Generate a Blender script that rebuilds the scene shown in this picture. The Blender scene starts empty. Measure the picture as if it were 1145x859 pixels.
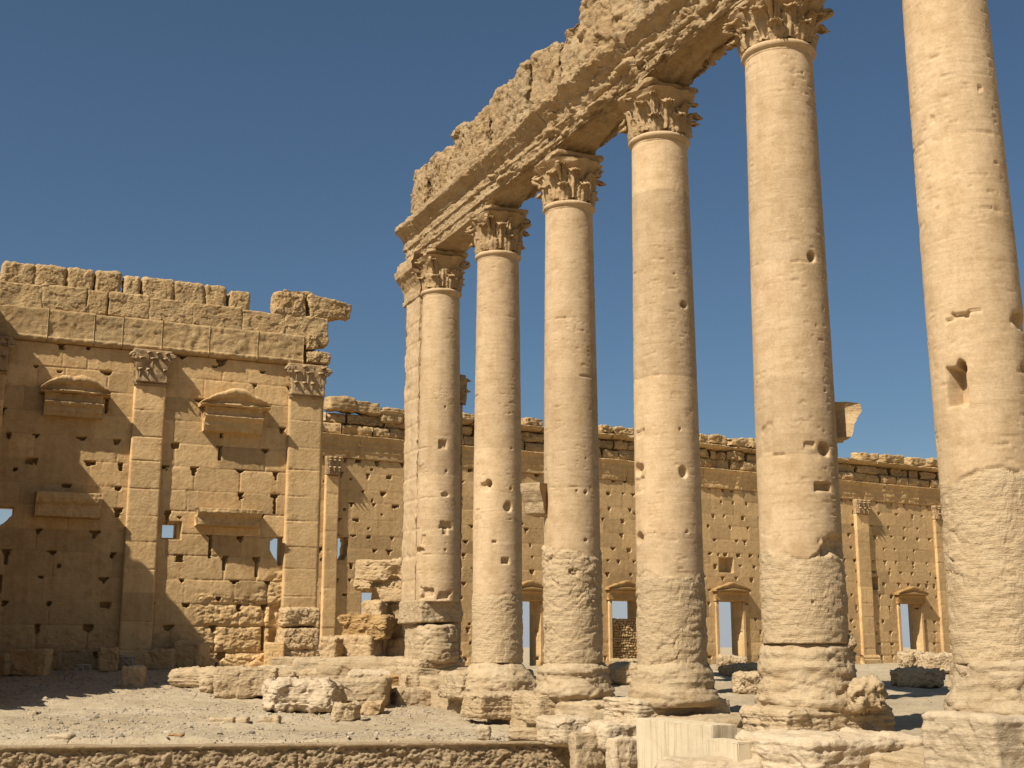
import bpy, math, random
import numpy as np

S = bpy.context.scene
COL = S.collection
R = math.radians

# ------------------------------------------------------------------ camera
CAM_F, CAM_P, CAM_Y = 1418.71 / 1145.0, 0.2045, 0.4304      # focal length / width, pitch, heading
CAM = np.array([-15.984, 0.0, 1.45])
cam_data = bpy.data.cameras.new("camera")
cam_data.sensor_width = 36.0
cam_data.lens = 36.0 * CAM_F
cam_data.clip_start = 0.1
cam_data.clip_end = 20000.0
cam = bpy.data.objects.new("camera", cam_data)
COL.objects.link(cam)
cam.location = CAM
cam.rotation_euler = (math.pi / 2 + CAM_P, 0.0, -CAM_Y)
S.camera = cam

# ------------------------------------------------------------------ sky, sun, exposure
SUN_EL, SUN_AZ = R(46.5), R(247.0)        # azimuth clockwise from +Y
world = bpy.data.worlds.new("World")
S.world = world
world.use_nodes = True
wn = world.node_tree.nodes
wl = world.node_tree.links
wn.clear()
sky = wn.new("ShaderNodeTexSky")
sky.sky_type = 'NISHITA'
sky.sun_disc = False
sky.sun_elevation = SUN_EL
sky.sun_rotation = SUN_AZ
sky.altitude = 900.0
sky.air_density = 1.0
sky.dust_density = 2.2
sky.ozone_density = 2.6
bgn = wn.new("ShaderNodeBackground")
bgn.inputs[1].default_value = 0.050
wo = wn.new("ShaderNodeOutputWorld")
tint = wn.new("ShaderNodeMix"); tint.data_type = 'RGBA'; tint.blend_type = 'MULTIPLY'; tint.inputs[0].default_value = 1.0
wl.new(sky.outputs[0], tint.inputs[6]); tint.inputs[7].default_value = (.88, 1.0, 1.01, 1)
wtc = wn.new("ShaderNodeTexCoord"); wsep = wn.new("ShaderNodeSeparateXYZ"); wl.new(wtc.outputs['Generated'], wsep.inputs[0])
wmr = wn.new("ShaderNodeMapRange"); wmr.interpolation_type = 'SMOOTHSTEP'; wl.new(wsep.outputs[2], wmr.inputs[0])
wmr.inputs[1].default_value = .17; wmr.inputs[2].default_value = -.02; wmr.inputs[3].default_value = 0.0; wmr.inputs[4].default_value = .85
hz = wn.new("ShaderNodeMix"); hz.data_type = 'RGBA'; wl.new(wmr.outputs[0], hz.inputs[0]); wl.new(tint.outputs[2], hz.inputs[6]); hz.inputs[7].default_value = (6.4, 6.7, 7.4, 1)
wl.new(hz.outputs[2], bgn.inputs[0])
wl.new(bgn.outputs[0], wo.inputs[0])

sun_data = bpy.data.lights.new("sun", 'SUN')
sun_data.energy = 4.9
sun_data.angle = R(0.53)
sun_data.color = (1.0, 0.945, 0.84)
sun = bpy.data.objects.new("sun", sun_data)
COL.objects.link(sun)
_sd = np.array([math.sin(SUN_AZ) * math.cos(SUN_EL), math.cos(SUN_AZ) * math.cos(SUN_EL), math.sin(SUN_EL)])
from mathutils import Vector
sun.rotation_euler = Vector(_sd).to_track_quat('Z', 'Y').to_euler()
sun.location = (-60, -20, 80)

S.view_settings.view_transform = 'Standard'
S.view_settings.look = 'None'
S.view_settings.exposure = 0.52
S.view_settings.gamma = 1.0
S.view_settings.use_curve_mapping = False
S.cycles.max_bounces = 6
S.cycles.diffuse_bounces = 3

# ------------------------------------------------------------------ survey helpers (photo pixel -> place)
_sh, _ch, _sp, _cp = math.sin(CAM_Y), math.cos(CAM_Y), math.sin(CAM_P), math.cos(CAM_P)
_F = CAM_F * 1145.0
_RT = np.array([_ch, -_sh, 0.0]); _FH = np.array([_sh, _ch, 0.0]); _UP = np.array([0, 0, 1.0])
_AX = _FH * _cp + _UP * _sp

def ray(px, py):
    x = (px - 572.5) / _F; u = -(py - 429.5) / _F
    return _RT * x + _FH * (_cp - u * _sp) + _UP * (_sp + u * _cp)

def on_y(px, py, y):
    d = ray(px, py); return CAM + d * (y / d[1])

def on_x(px, py, x):
    d = ray(px, py); return CAM + d * ((x - CAM[0]) / d[0])

def on_z(px, py, z):
    d = ray(px, py); return CAM + d * ((z - CAM[2]) / d[2])

def proj(P):
    P = np.asarray(P, float) - CAM
    X = P @ _RT; F = P @ _FH; Z = P[..., 2]
    d = F * _cp + Z * _sp; u = Z * _cp - F * _sp
    return 572.5 + _F * X / d, 429.5 - _F * u / d

def col_y(n):
    return 15.887 + 5.0 * (6 - n)

def col_z(n, py, rad=0.72):
    ax = np.array([0, col_y(n), 0.0]); h = ax - CAM; h[2] = 0; h /= np.linalg.norm(h)
    A = ax - h * rad; z = 3.0
    for _ in range(12):
        a = proj(A + [0, 0, z])[1]; b = proj(A + [0, 0, z + .1])[1]; z += (py - a) / ((b - a) / .1)
    return z

# ------------------------------------------------------------------ numpy noise
def _hash(i, j, k, seed):
    h = (i.astype(np.uint32) * np.uint32(374761393)) ^ (j.astype(np.uint32) * np.uint32(668265263)) ^ \
        (k.astype(np.uint32) * np.uint32(2147483647 - 1640531)) ^ np.uint32((seed * 40503 + 977) & 0xffffffff)
    h = (h ^ (h >> np.uint32(13))) * np.uint32(1274126177)
    h = h ^ (h >> np.uint32(16))
    h = h * np.uint32(2246822519)
    h = h ^ (h >> np.uint32(15))
    return h.astype(np.float64) / 2147483648.0 - 1.0

def vnoise(p, seed=0):
    with np.errstate(over='ignore'):
        p = np.asarray(p, float)
        pi = np.floor(p).astype(np.int64)
        f = p - pi
        f = f * f * f * (f * (f * 6 - 15) + 10)
        i, j, k = pi[..., 0], pi[..., 1], pi[..., 2]
        x, y, z = f[..., 0], f[..., 1], f[..., 2]
        r = 0
        for a in (0, 1):
            wx = x if a else 1 - x
            for b in (0, 1):
                wy = y if b else 1 - y
                for c in (0, 1):
                    wz = z if c else 1 - z
                    r = r + wx * wy * wz * _hash(i + a, j + b, k + c, seed)
        return r

def fbm(p, octaves=4, seed=0, gain=0.5):
    p = np.asarray(p, float); a = 1.0; r = 0; t = 0
    for o in range(octaves):
        r = r + a * vnoise(p, seed + o * 17); t += a
        a *= gain; p = p * 2.03 + 11.3
    return r / t * 1.6

def facet(p, seed=0, crack=False):
    """chipped-rock noise: a randomly tilted little plane per Voronoi cell"""
    with np.errstate(over='ignore'):
        p = np.asarray(p, float); sh = p.shape[:-1]; p = p.reshape(-1, 3)
        pi = np.floor(p).astype(np.int64)
        best = np.full(len(p), 9.0); sec = np.full(len(p), 9.0); val = np.zeros(len(p))
        for a in (-1, 0, 1):
            for b in (-1, 0, 1):
                for c in (-1, 0, 1):
                    i, j, k = pi[:, 0] + a, pi[:, 1] + b, pi[:, 2] + c
                    h1 = _hash(i, j, k, seed); h2 = _hash(i, j, k, seed + 101); h3 = _hash(i, j, k, seed + 202)
                    d = np.stack([p[:, 0] - i - .5 - .42 * h1, p[:, 1] - j - .5 - .42 * h2, p[:, 2] - k - .5 - .42 * h3], 1)
                    q = (d * d).sum(1)
                    t = np.stack([_frac(h1 * 7.31), _frac(h2 * 9.17), _frac(h3 * 5.43)], 1)
                    v = (d * t).sum(1) + .35 * _frac(h1 * 3.7 + h2 * 2.9)
                    m = q < best
                    sec = np.where(m, best, np.minimum(sec, q)); best = np.where(m, q, best); val = np.where(m, v, val)
        if crack: return val.reshape(sh), (np.sqrt(sec) - np.sqrt(best)).reshape(sh), np.sqrt(best).reshape(sh)
        return val.reshape(sh)

def _frac(x): return 2 * (x - np.floor(x)) - 1

def sstep(x, a, b):
    t = np.clip((x - a) / (b - a), 0, 1); return t * t * (3 - 2 * t)

# ------------------------------------------------------------------ mesh + object helpers
def to_mesh(name, V, F, mat, attrs=None, smooth=True, tris=None):
    V = np.asarray(V, np.float32); F = np.asarray(F, np.int32).reshape(-1, 4) if len(F) else np.zeros((0, 4), np.int32)
    T = np.asarray(tris, np.int32).reshape(-1, 3) if tris is not None and len(tris) else np.zeros((0, 3), np.int32)
    me = bpy.data.meshes.new(name)
    me.vertices.add(len(V)); me.vertices.foreach_set("co", V.ravel())
    nl = F.size + T.size
    me.loops.add(nl)
    me.loops.foreach_set("vertex_index", np.concatenate([F.ravel(), T.ravel()]))
    me.polygons.add(len(F) + len(T))
    ls = np.concatenate([np.arange(len(F)) * 4, len(F) * 4 + np.arange(len(T)) * 3]).astype(np.int32)
    me.polygons.foreach_set("loop_start", ls)
    me.polygons.foreach_set("use_smooth", np.full(len(F) + len(T), smooth))
    if attrs:
        for k, v in attrs.items():
            at = me.attributes.new(k, 'FLOAT', 'POINT')
            at.data.foreach_set("value", np.asarray(v, np.float32))
    if mat: me.materials.append(mat)
    me.update(calc_edges=True)
    me.validate()
    return me

def link(name, me, parent=None, loc=(0, 0, 0), rz=0.0):
    o = bpy.data.objects.new(name, me)
    COL.objects.link(o)
    o.location = [float(v) for v in loc]; o.rotation_euler = (0, 0, rz)
    if parent: o.parent = parent
    return o

def tag(o, label=None, cat=None, group=None, kind=None):
    if label: o['label'] = label
    if cat: o['category'] = cat
    if group: o['group'] = group
    if kind: o['kind'] = kind
    return o

class MB:
    """collects pieces of one mesh"""
    def __init__(s): s.V = []; s.F = []; s.n = 0; s.T = []
    def add(s, V, F, tone=0.0):
        V = np.asarray(V, float).reshape(-1, 3)
        s.V.append(V); s.F.append(np.asarray(F, int).reshape(-1, 4) + s.n); s.n += len(V)
        s.T.append(np.broadcast_to(tone, (len(V),)))
    def get(s): return np.concatenate(s.V), np.concatenate(s.F), np.concatenate(s.T)

def grid_faces(nu, nv, wrap_u=False, off=0):
    """vertex index = v*nu+u"""
    U = np.arange(nu if wrap_u else nu - 1); Vv = np.arange(nv - 1)
    u, v = np.meshgrid(U, Vv)
    u2 = (u + 1) % nu
    return (np.stack([v * nu + u, v * nu + u2, (v + 1) * nu + u2, (v + 1) * nu + u], -1).reshape(-1, 4) + off)

_cube_cache = {}
def cube_grid(n):
    if n in _cube_cache: return _cube_cache[n]
    t = np.linspace(-1, 1, n + 1)
    a, b = np.meshgrid(t, t)
    a = a.ravel(); b = b.ravel(); o = np.ones_like(a)
    V = []; F = []
    gf = grid_faces(n + 1, n + 1)
    for k, (P, flip) in enumerate([((o, a, b), 0), ((-o, a, b), 1), ((a, o, b), 1), ((a, -o, b), 0), ((a, b, o), 0), ((a, b, -o), 1)]):
        V.append(np.stack(P, 1)); f = gf + k * len(a)
        F.append(f[:, ::-1] if flip else f)
    V = np.concatenate(V); F = np.concatenate(F)
    key = np.round(V * n * 2).astype(int)
    _, idx, inv = np.unique(key, axis=0, return_index=True, return_inverse=True)
    inv = inv.ravel()
    _cube_cache[n] = (V[idx], inv[F])
    return _cube_cache[n]

def stone(w, d, h, seed=0, rnd=0.25, jit=0.10, rough=0.05, bed=0.03, chip=0.12, n=None, taper=None):
    """a weathered block: w along x, d along y, h along z, standing on z = 0"""
    if n is None: n = int(np.clip(max(w, d, h) / 0.036, 8, 52))
    P, F = cube_grid(n)
    rs = np.random.RandomState(seed)
    H = np.array([w, d, h]) / 2
    cj = rs.uniform(-1, 1, (2, 2, 2, 3)) * jit * np.minimum(H * 1.0, H.min() * 2.2)
    Q = P * H
    t = (P + 1) / 2
    for a in (0, 1):
        for b in (0, 1):
            for c in (0, 1):
                wgt = (t[:, 0] if a else 1 - t[:, 0]) * (t[:, 1] if b else 1 - t[:, 1]) * (t[:, 2] if c else 1 - t[:, 2])
                Q = Q + wgt[:, None] * cj[a, b, c]
    if taper is not None:       # taper = (x-, x+): height scale at either end
        k = taper[0] + (taper[1] - taper[0]) * t[:, 0]
        Q[:, 2] *= k; Q[:, 1] *= 0.5 + 0.5 * k
    r = rnd * H.min() * 2
    lim = np.maximum(H - r, 0.02)
    inner = np.clip(P * H, -lim, lim)
    D = P * H - inner
    ln = np.linalg.norm(D, axis=1, keepdims=True); N = D / np.maximum(ln, 1e-9)
    off = (np.minimum(ln, 1e9) - r)      # pull corners in to the rounding radius
    Q = Q - N * np.maximum(off, 0)
    s = seed * 3.7
    q = Q + s
    sc = max(0.35, H.min() * 1.3)
    qw = q + .12 * sc * np.stack([fbm(q / sc + 3, 2, seed + 40), fbm(q / sc + 8, 2, seed + 41), fbm(q / sc + 15, 2, seed + 42)], 1)
    dsp = rough * .5 * fbm(q / sc, 2, seed) + rough * .30 * fbm(q / (sc * .12), 4, seed + 5, .6)
    dsp = dsp + rough * 1.05 * facet(qw / (sc * .70), seed + 3) + rough * .42 * facet(qw / (sc * .26), seed + 4)
    if bed: dsp = dsp + bed * .30 * fbm(q * np.array([.5, .5, 7.0]) / sc, 4, seed + 9)
    if chip:
        c = fbm(q / (sc * 1.6), 2, seed + 21)
        dsp = dsp - chip * np.maximum(0, c - .12)
    Q = Q + N * dsp[:, None]
    Q[:, 2] -= Q[:, 2].min()
    return Q, F

# ------------------------------------------------------------------ materials
class NT:
    def __init__(s, name):
        s.m = bpy.data.materials.new(name); s.m.use_nodes = True
        s.t = s.m.node_tree; s.t.nodes.clear()
        s.out = s.new("ShaderNodeOutputMaterial"); s.b = s.new("ShaderNodeBsdfPrincipled")
        s.l(s.b.outputs[0], s.out.inputs[0])
        s.b.inputs['Specular IOR Level'].default_value = 0.15
        s.b.inputs['Roughness'].default_value = 0.92
    def new(s, t, **kw):
        n = s.t.nodes.new(t)
        for k, v in kw.items(): setattr(n, k, v)
        return n
    def l(s, a, b): s.t.links.new(a, b)
    def val(s, i, v):
        if hasattr(v, 'node'): s.l(v, i)
        else: i.default_value = v
    def math(s, op, a, b=0.0, clamp=False):
        n = s.new("ShaderNodeMath", operation=op, use_clamp=clamp); s.val(n.inputs[0], a); s.val(n.inputs[1], b); return n.outputs[0]
    def noise(s, vec, scale, detail=4, rough=.55, dist=0.0):
        n = s.new("ShaderNodeTexNoise"); s.l(vec, n.inputs['Vector'])
        n.inputs['Scale'].default_value = scale; n.inputs['Detail'].default_value = detail
        n.inputs['Roughness'].default_value = rough; n.inputs['Distortion'].default_value = dist
        return n.outputs['Fac']
    def ramp(s, fac, lo, hi):
        n = s.new("ShaderNodeMapRange"); s.val(n.inputs[0], fac); n.inputs[1].default_value = lo; n.inputs[2].default_value = hi
        return n.outputs[0]
    def mix(s, fac, a, b, mode='MIX'):
        n = s.new("ShaderNodeMix", data_type='RGBA', blend_type=mode)
        s.val(n.inputs[0], fac)
        for i, v in ((6, a), (7, b)):
            if hasattr(v, 'node'): s.l(v, n.inputs[i])
            else: n.inputs[i].default_value = (*v, 1)
        return n.outputs[2]
    def mapping(s, vec, scale):
        n = s.new("ShaderNodeMapping"); s.l(vec, n.inputs[0]); n.inputs['Scale'].default_value = scale; return n.outputs[0]
    def attr(s, name):
        n = s.new("ShaderNodeAttribute"); n.attribute_name = name; return n.outputs['Fac']

def stone_mat(name, light, mid, dark, bump=0.5, strat=0.35, streak=0.0, stain=(0.30, 0.15, 0.06), stain_amt=0.35, pit=0.5, grey=0.0, obj_var=0.12, rough_mix=None, bscale=1.0, streak_col=(.30, .17, .08)):
    light, mid, dark, stain, streak_col = [tuple(q * .74 for q in c_) for c_ in (light, mid, dark, stain, streak_col)]
    if rough_mix: rough_mix = [tuple(q * .74 for q in c_) for c_ in rough_mix]
    k = NT(name)
    tc = k.new("ShaderNodeTexCoord"); oi = k.new("ShaderNodeObjectInfo")
    v = k.new("ShaderNodeVectorMath", operation='ADD'); k.l(tc.outputs['Object'], v.inputs[0])
    rv = k.new("ShaderNodeVectorMath", operation='SCALE'); k.l(oi.outputs['Location'], rv.inputs[0]); rv.inputs['Scale'].default_value = 1.37
    k.l(rv.outputs[0], v.inputs[1]); p = v.outputs[0]
    big = k.noise(p, .55, 4, .6); med = k.noise(p, 2.6, 5, .62); fine = k.noise(p, 17, 4, .65)
    lay = k.noise(k.mapping(p, (1.1, 1.1, 13.0)), 1.0, 6, .68, .8)
    c = k.mix(k.ramp(big, .34, .66), mid, light)
    c = k.mix(k.math('MULTIPLY', k.ramp(med, .46, .72), .65), c, dark)
    c = k.mix(k.math('MULTIPLY', k.ramp(lay, .5, .75), strat), c, dark)
    if stain_amt:
        sn = k.noise(k.mapping(p, (1.0, 1.0, .45)), 1.1, 5, .68)
        c = k.mix(k.math('MULTIPLY', k.ramp(sn, .56, .78), stain_amt), c, stain)
    if streak:
        st = k.noise(k.mapping(p, (2.2, 2.2, .16)), 1.6, 4, .6)
        c = k.mix(k.math('MULTIPLY', k.ramp(st, .5, .74), streak), c, streak_col)
    if grey:
        gn = k.noise(p, 1.5, 6, .75)
        c = k.mix(k.math('MULTIPLY', k.ramp(gn, .55, .68), grey), c, (.14, .125, .10))
    rf = None
    if rough_mix:
        rf = k.attr('rough')
        c2 = k.mix(k.ramp(med, .35, .65), rough_mix[1], rough_mix[0])
        c = k.mix(k.math('MULTIPLY', rf, .75), c, c2)
    grit = k.noise(p, 55 * bscale, 3, .7)
    f = k.math('ADD', k.math('MULTIPLY', fine, .46), .77)
    f = k.math('MULTIPLY', f, k.math('ADD', k.math('MULTIPLY', grit, .5), .75))
    pk = k.noise(p, 24 * bscale, 3, .6, .8)
    c = k.mix(k.math('MULTIPLY', k.ramp(pk, .64, .74), .35), c, tuple(x * .55 for x in dark))
    f = k.math('MULTIPLY', f, k.math('ADD', k.math('MULTIPLY', oi.outputs['Random'], obj_var), 1 - obj_var / 2))
    f = k.math('MULTIPLY', f, k.math('ADD', k.attr('tone'), 1.0))
    vs = k.new("ShaderNodeVectorMath", operation='SCALE'); k.l(c, vs.inputs[0]); k.l(f, vs.inputs['Scale'])
    k.l(vs.outputs[0], k.b.inputs['Base Color'])
    b1 = k.noise(p, 7 * bscale, 6, .68); b2 = k.noise(k.mapping(p, (3, 3, 26)), 1.0, 4, .6, .5)
    vo = k.new("ShaderNodeTexVoronoi"); k.l(p, vo.inputs['Vector']); vo.inputs['Scale'].default_value = 16 * bscale
    pits = k.math('MULTIPLY', k.ramp(vo.outputs['Distance'], .0, .28), pit)
    b1 = k.math('ADD', b1, k.math('MULTIPLY', k.noise(p, 30 * bscale, 4, .7), .45))
    hgt = k.math('ADD', k.math('ADD', b1, k.math('MULTIPLY', b2, strat * 1.1)), k.math('MULTIPLY', pits, .35))
    bn = k.new("ShaderNodeBump"); bn.inputs['Distance'].default_value = .06
    if rf is not None:
        k.l(k.math('ADD', k.math('MULTIPLY', rf, bump * .8), bump * .22), bn.inputs['Strength'])
    else: bn.inputs['Strength'].default_value = bump
    k.l(hgt, bn.inputs['Height']); k.l(bn.outputs[0], k.b.inputs['Normal'])
    return k.m

M_COL = stone_mat("column_limestone", (.65, .465, .275), (.60, .42, .238), (.42, .27, .13), bump=.65, strat=.6, streak=.32, streak_col=(.40, .26, .13),
                  stain=(.42, .23, .10), stain_amt=.28, rough_mix=((.60, .45, .27), (.52, .37, .205)))
M_ROUGH = stone_mat("weathered_limestone", (.60, .45, .275), (.53, .385, .22), (.42, .28, .14), bump=.7, strat=.45, stain=(.42, .22, .08), stain_amt=.35)
M_WARM = stone_mat("warm_limestone", (.66, .465, .255), (.58, .395, .205), (.44, .28, .13), bump=.7, strat=.35, stain=(.45, .22, .075), stain_amt=.4)
M_PALE = stone_mat("pale_limestone", (.68, .53, .355), (.61, .465, .29), (.48, .345, .195), bump=.6, strat=.4, stain_amt=.15)
M_WALL = stone_mat("ashlar_limestone", (.74, .50, .242), (.67, .44, .205), (.49, .30, .125), bump=.45, strat=.3, streak=.42, streak_col=(.50, .265, .095), stain=(.36, .18, .07), stain_amt=.5)
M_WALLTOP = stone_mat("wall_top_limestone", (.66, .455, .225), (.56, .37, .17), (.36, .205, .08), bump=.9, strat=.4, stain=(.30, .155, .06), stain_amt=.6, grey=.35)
M_ENT = stone_mat("entablature_limestone", (.57, .41, .23), (.50, .34, .175), (.36, .21, .09), bump=1.0, strat=.6, stain=(.40, .20, .07), stain_amt=.5, grey=.45)
M_CAP = stone_mat("capital_limestone", (.55, .385, .21), (.48, .32, .165), (.36, .22, .10), bump=.5, strat=.15, stain_amt=.35)
M_ORANGE = stone_mat("ochre_limestone", (.55, .35, .15), (.48, .28, .105), (.36, .19, .065), bump=.7, strat=.35, stain=(.33, .14, .04), stain_amt=.5)

def ground_mat():
    k = NT("dusty_ground")
    tc = k.new("ShaderNodeTexCoord"); p = tc.outputs['Object']
    big = k.noise(p, .22, 5, .6); med = k.noise(p, 1.6, 6, .65); fine = k.noise(p, 14, 5, .7)
    c = k.mix(k.ramp(big, .35, .65), (.37, .28, .168), (.455, .36, .232))
    c = k.mix(k.math('MULTIPLY', k.ramp(med, .48, .7), .6), c, (.32, .245, .155))
    vo = k.new("ShaderNodeTexVoronoi"); k.l(p, vo.inputs['Vector']); vo.inputs['Scale'].default_value = 11
    c = k.mix(k.math('MULTIPLY', k.ramp(vo.outputs['Distance'], .22, .05), .45), c, (.47, .39, .28))
    f = k.math('ADD', k.math('MULTIPLY', fine, .6), .7)
    vs = k.new("ShaderNodeVectorMath", operation='SCALE'); k.l(c, vs.inputs[0]); k.l(f, vs.inputs['Scale'])
    k.l(vs.outputs[0], k.b.inputs['Base Color'])
    h = k.math('ADD', k.noise(p, 9, 8, .75), k.math('MULTIPLY', k.ramp(vo.outputs['Distance'], .3, 0), .35))
    bn = k.new("ShaderNodeBump"); bn.inputs['Distance'].default_value = .08; bn.inputs['Strength'].default_value = .8
    k.l(h, bn.inputs['Height']); k.l(bn.outputs[0], k.b.inputs['Normal'])
    return k.m
M_GROUND = ground_mat()

def plain_mat(name, col, rough=.6, metal=0.0, scale=9.0, var=.35, spec=.3):
    k = NT(name); tc = k.new("ShaderNodeTexCoord")
    n = k.noise(tc.outputs['Object'], scale, 5, .65)
    c = k.mix(k.ramp(n, .3, .7), tuple(x * (1 - var) for x in col), col)
    k.l(c, k.b.inputs['Base Color']); k.b.inputs['Roughness'].default_value = rough; k.b.inputs['Metallic'].default_value = metal
    k.b.inputs['Specular IOR Level'].default_value = spec
    return k.m
M_PEBBLE = plain_mat("pebble_stone", (.42, .34, .24), .95, scale=2.0, var=.4, spec=.1)
M_METAL = plain_mat("grey_painted_steel", (.42, .37, .30), .6, .0, 12)
M_RED = plain_mat("red_cotton", (.30, .012, .03), .9, 0, 30, .2, .1)
M_BLUE = plain_mat("blue_plastic", (.04, .22, .38), .5, 0, 9, .2, .4)

def cut_mat():
    k = NT("fresh_sawn_limestone"); tc = k.new("ShaderNodeTexCoord"); p = tc.outputs['Object']
    a = k.noise(p, 1.0, 4, .6); s = k.noise(k.mapping(p, (9, 9, .35)), 1.6, 5, .65, .3); fine = k.noise(p, 40, 3, .6)
    c = k.mix(k.ramp(a, .35, .65), (.50, .40, .26), (.56, .46, .31))
    c = k.mix(k.math('MULTIPLY', k.ramp(s, .5, .68), .6), c, (.27, .18, .09))
    f = k.math('ADD', k.math('MULTIPLY', fine, .2), .9)
    vs = k.new("ShaderNodeVectorMath", operation='SCALE'); k.l(c, vs.inputs[0]); k.l(f, vs.inputs['Scale'])
    k.l(vs.outputs[0], k.b.inputs['Base Color'])
    bn = k.new("ShaderNodeBump"); bn.inputs['Distance'].default_value = .01; bn.inputs['Strength'].default_value = .3
    k.l(k.math('ADD', s, fine), bn.inputs['Height']); k.l(bn.outputs[0], k.b.inputs['Normal'])
    return k.m
M_CUT = cut_mat()

# ------------------------------------------------------------------ ground
KA = on_z(0, 835, -.80); KB = on_z(666, 829, -.80)      # top edge of the low rubble wall
KD = (KB - KA)[:2] / np.linalg.norm((KB - KA)[:2]); KN = np.array([KD[1], -KD[0]])   # towards the camera
if KN @ (CAM[:2] - KA[:2]) < 0: KN = -KN

def base_z(x, y):
    court = np.interp(y, [10, 20, 28, 34, 61, 75], [-.9, -.86, -.81, -.64, .42, .42])
    port = np.interp(y, [10, 16, 25, 36, 45, 62, 80, 95], [-.4, -.32, -.12, .15, .35, .42, .12, .0])
    t = sstep(x, -.5, .4)
    z = court * (1 - t) + port * t
    s = (x - KA[0]) * KN[0] + (y - KA[1]) * KN[1]          # in front of the rubble wall the ground lies lower
    along = (x - KA[0]) * KD[0] + (y - KA[1]) * KD[1]
    low = sstep(s, -.36, -.10) * (1 - sstep(x, -.5, .6))
    near = sstep(-y, -13.0, -6.0)
    z = z * (1 - low) + low * (-1.7 + 1.55 * near)
    far = sstep(np.hypot(x, y - 40), 150, 400)
    return z * (1 - far) - .4 * far

def ground_z(x, y):
    x = np.asarray(x, float); y = np.asarray(y, float)
    p = np.stack([x, y, np.zeros_like(x)], -1)
    d = .07 * fbm(p * .5, 3, 3) + .03 * fbm(p * 2.2, 3, 8)
    return base_z(x, y) + d * (1 - sstep(np.hypot(x, y), 90, 200))

def axis(parts):
    out = []
    for a, b, st in parts: out.append(np.arange(a, b, st))
    return np.concatenate(out)
gx = np.concatenate([-np.geomspace(6000, 40, 18), axis([(-36, -20, 1.0), (-20, 6, .1), (6, 64, .3)]), np.geomspace(66, 6000, 18)])
gy = np.concatenate([-np.geomspace(6000, 10, 14), axis([(-8, 20, 1.0), (20, 63, .1), (63, 96, .3)]), np.geomspace(98, 6000, 20)])
GX, GY = np.meshgrid(gx, gy)
GZ = ground_z(GX, GY)
pq = np.stack([GX, GY, 0 * GX], -1)
GZ += np.where((GX > -21) & (GX < 40) & (GY > 20) & (GY < 90), .022 * fbm(pq * 5.5, 2, 31), 0)
me = to_mesh("ground", np.stack([GX, GY, GZ], -1).reshape(-1, 3), grid_faces(len(gx), len(gy)), M_GROUND)
tag(link("ground", me), kind='structure')

def gz1(x, y): return float(ground_z(np.array([x]), np.array([y]))[0])

def on_ground(px, py):
    d = ray(px, py); t0 = 16.0; prev = None
    for t in np.arange(16, 130, .1):
        P = CAM + d * (t / (d @ _AX))
        if P[2] < base_z(P[0], P[1]): return P
    return P

# ------------------------------------------------------------------ masonry relief
def relief(nx, nz, X, Z, Hf, closed, thick, tone=None):
    """front heightfield (towards local -y) with real openings; closed = bool per cell"""
    V1 = np.stack([X, -Hf, Z], -1).reshape(-1, 3)
    V2 = np.stack([X, np.full_like(X, thick), Z], -1).reshape(-1, 3)
    n = nx * nz
    cz, cx = np.nonzero(closed)
    a = cz * nx + cx; b = a + 1; c = a + nx + 1; d = a + nx
    F = [np.stack([a, b, c, d], 1), np.stack([a + n, d + n, c + n, b + n], 1)]
    pad = np.pad(closed, 1)
    for dz, dx, e in ((0, -1, 'l'), (0, 1, 'r'), (-1, 0, 'b'), (1, 0, 't')):
        nb = pad[1 + dz:1 + dz + nz - 1, 1 + dx:1 + dx + nx - 1]
        cz, cx = np.nonzero(closed & ~nb)
        a = cz * nx + cx; b = a + 1; c = a + nx + 1; d = a + nx
        if e == 'l': F.append(np.stack([d, d + n, a + n, a], 1))
        if e == 'r': F.append(np.stack([b, b + n, c + n, c], 1))
        if e == 'b': F.append(np.stack([a, a + n, b + n, b], 1))
        if e == 't': F.append(np.stack([c, c + n, d + n, d], 1))
    F = np.concatenate(F); V = np.concatenate([V1, V2])
    used, inv = np.unique(F, return_inverse=True)
    T = np.concatenate([tone.ravel(), tone.ravel()])[used] if tone is not None else np.zeros(len(used))
    return V[used], inv.reshape(-1, 4), T

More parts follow.
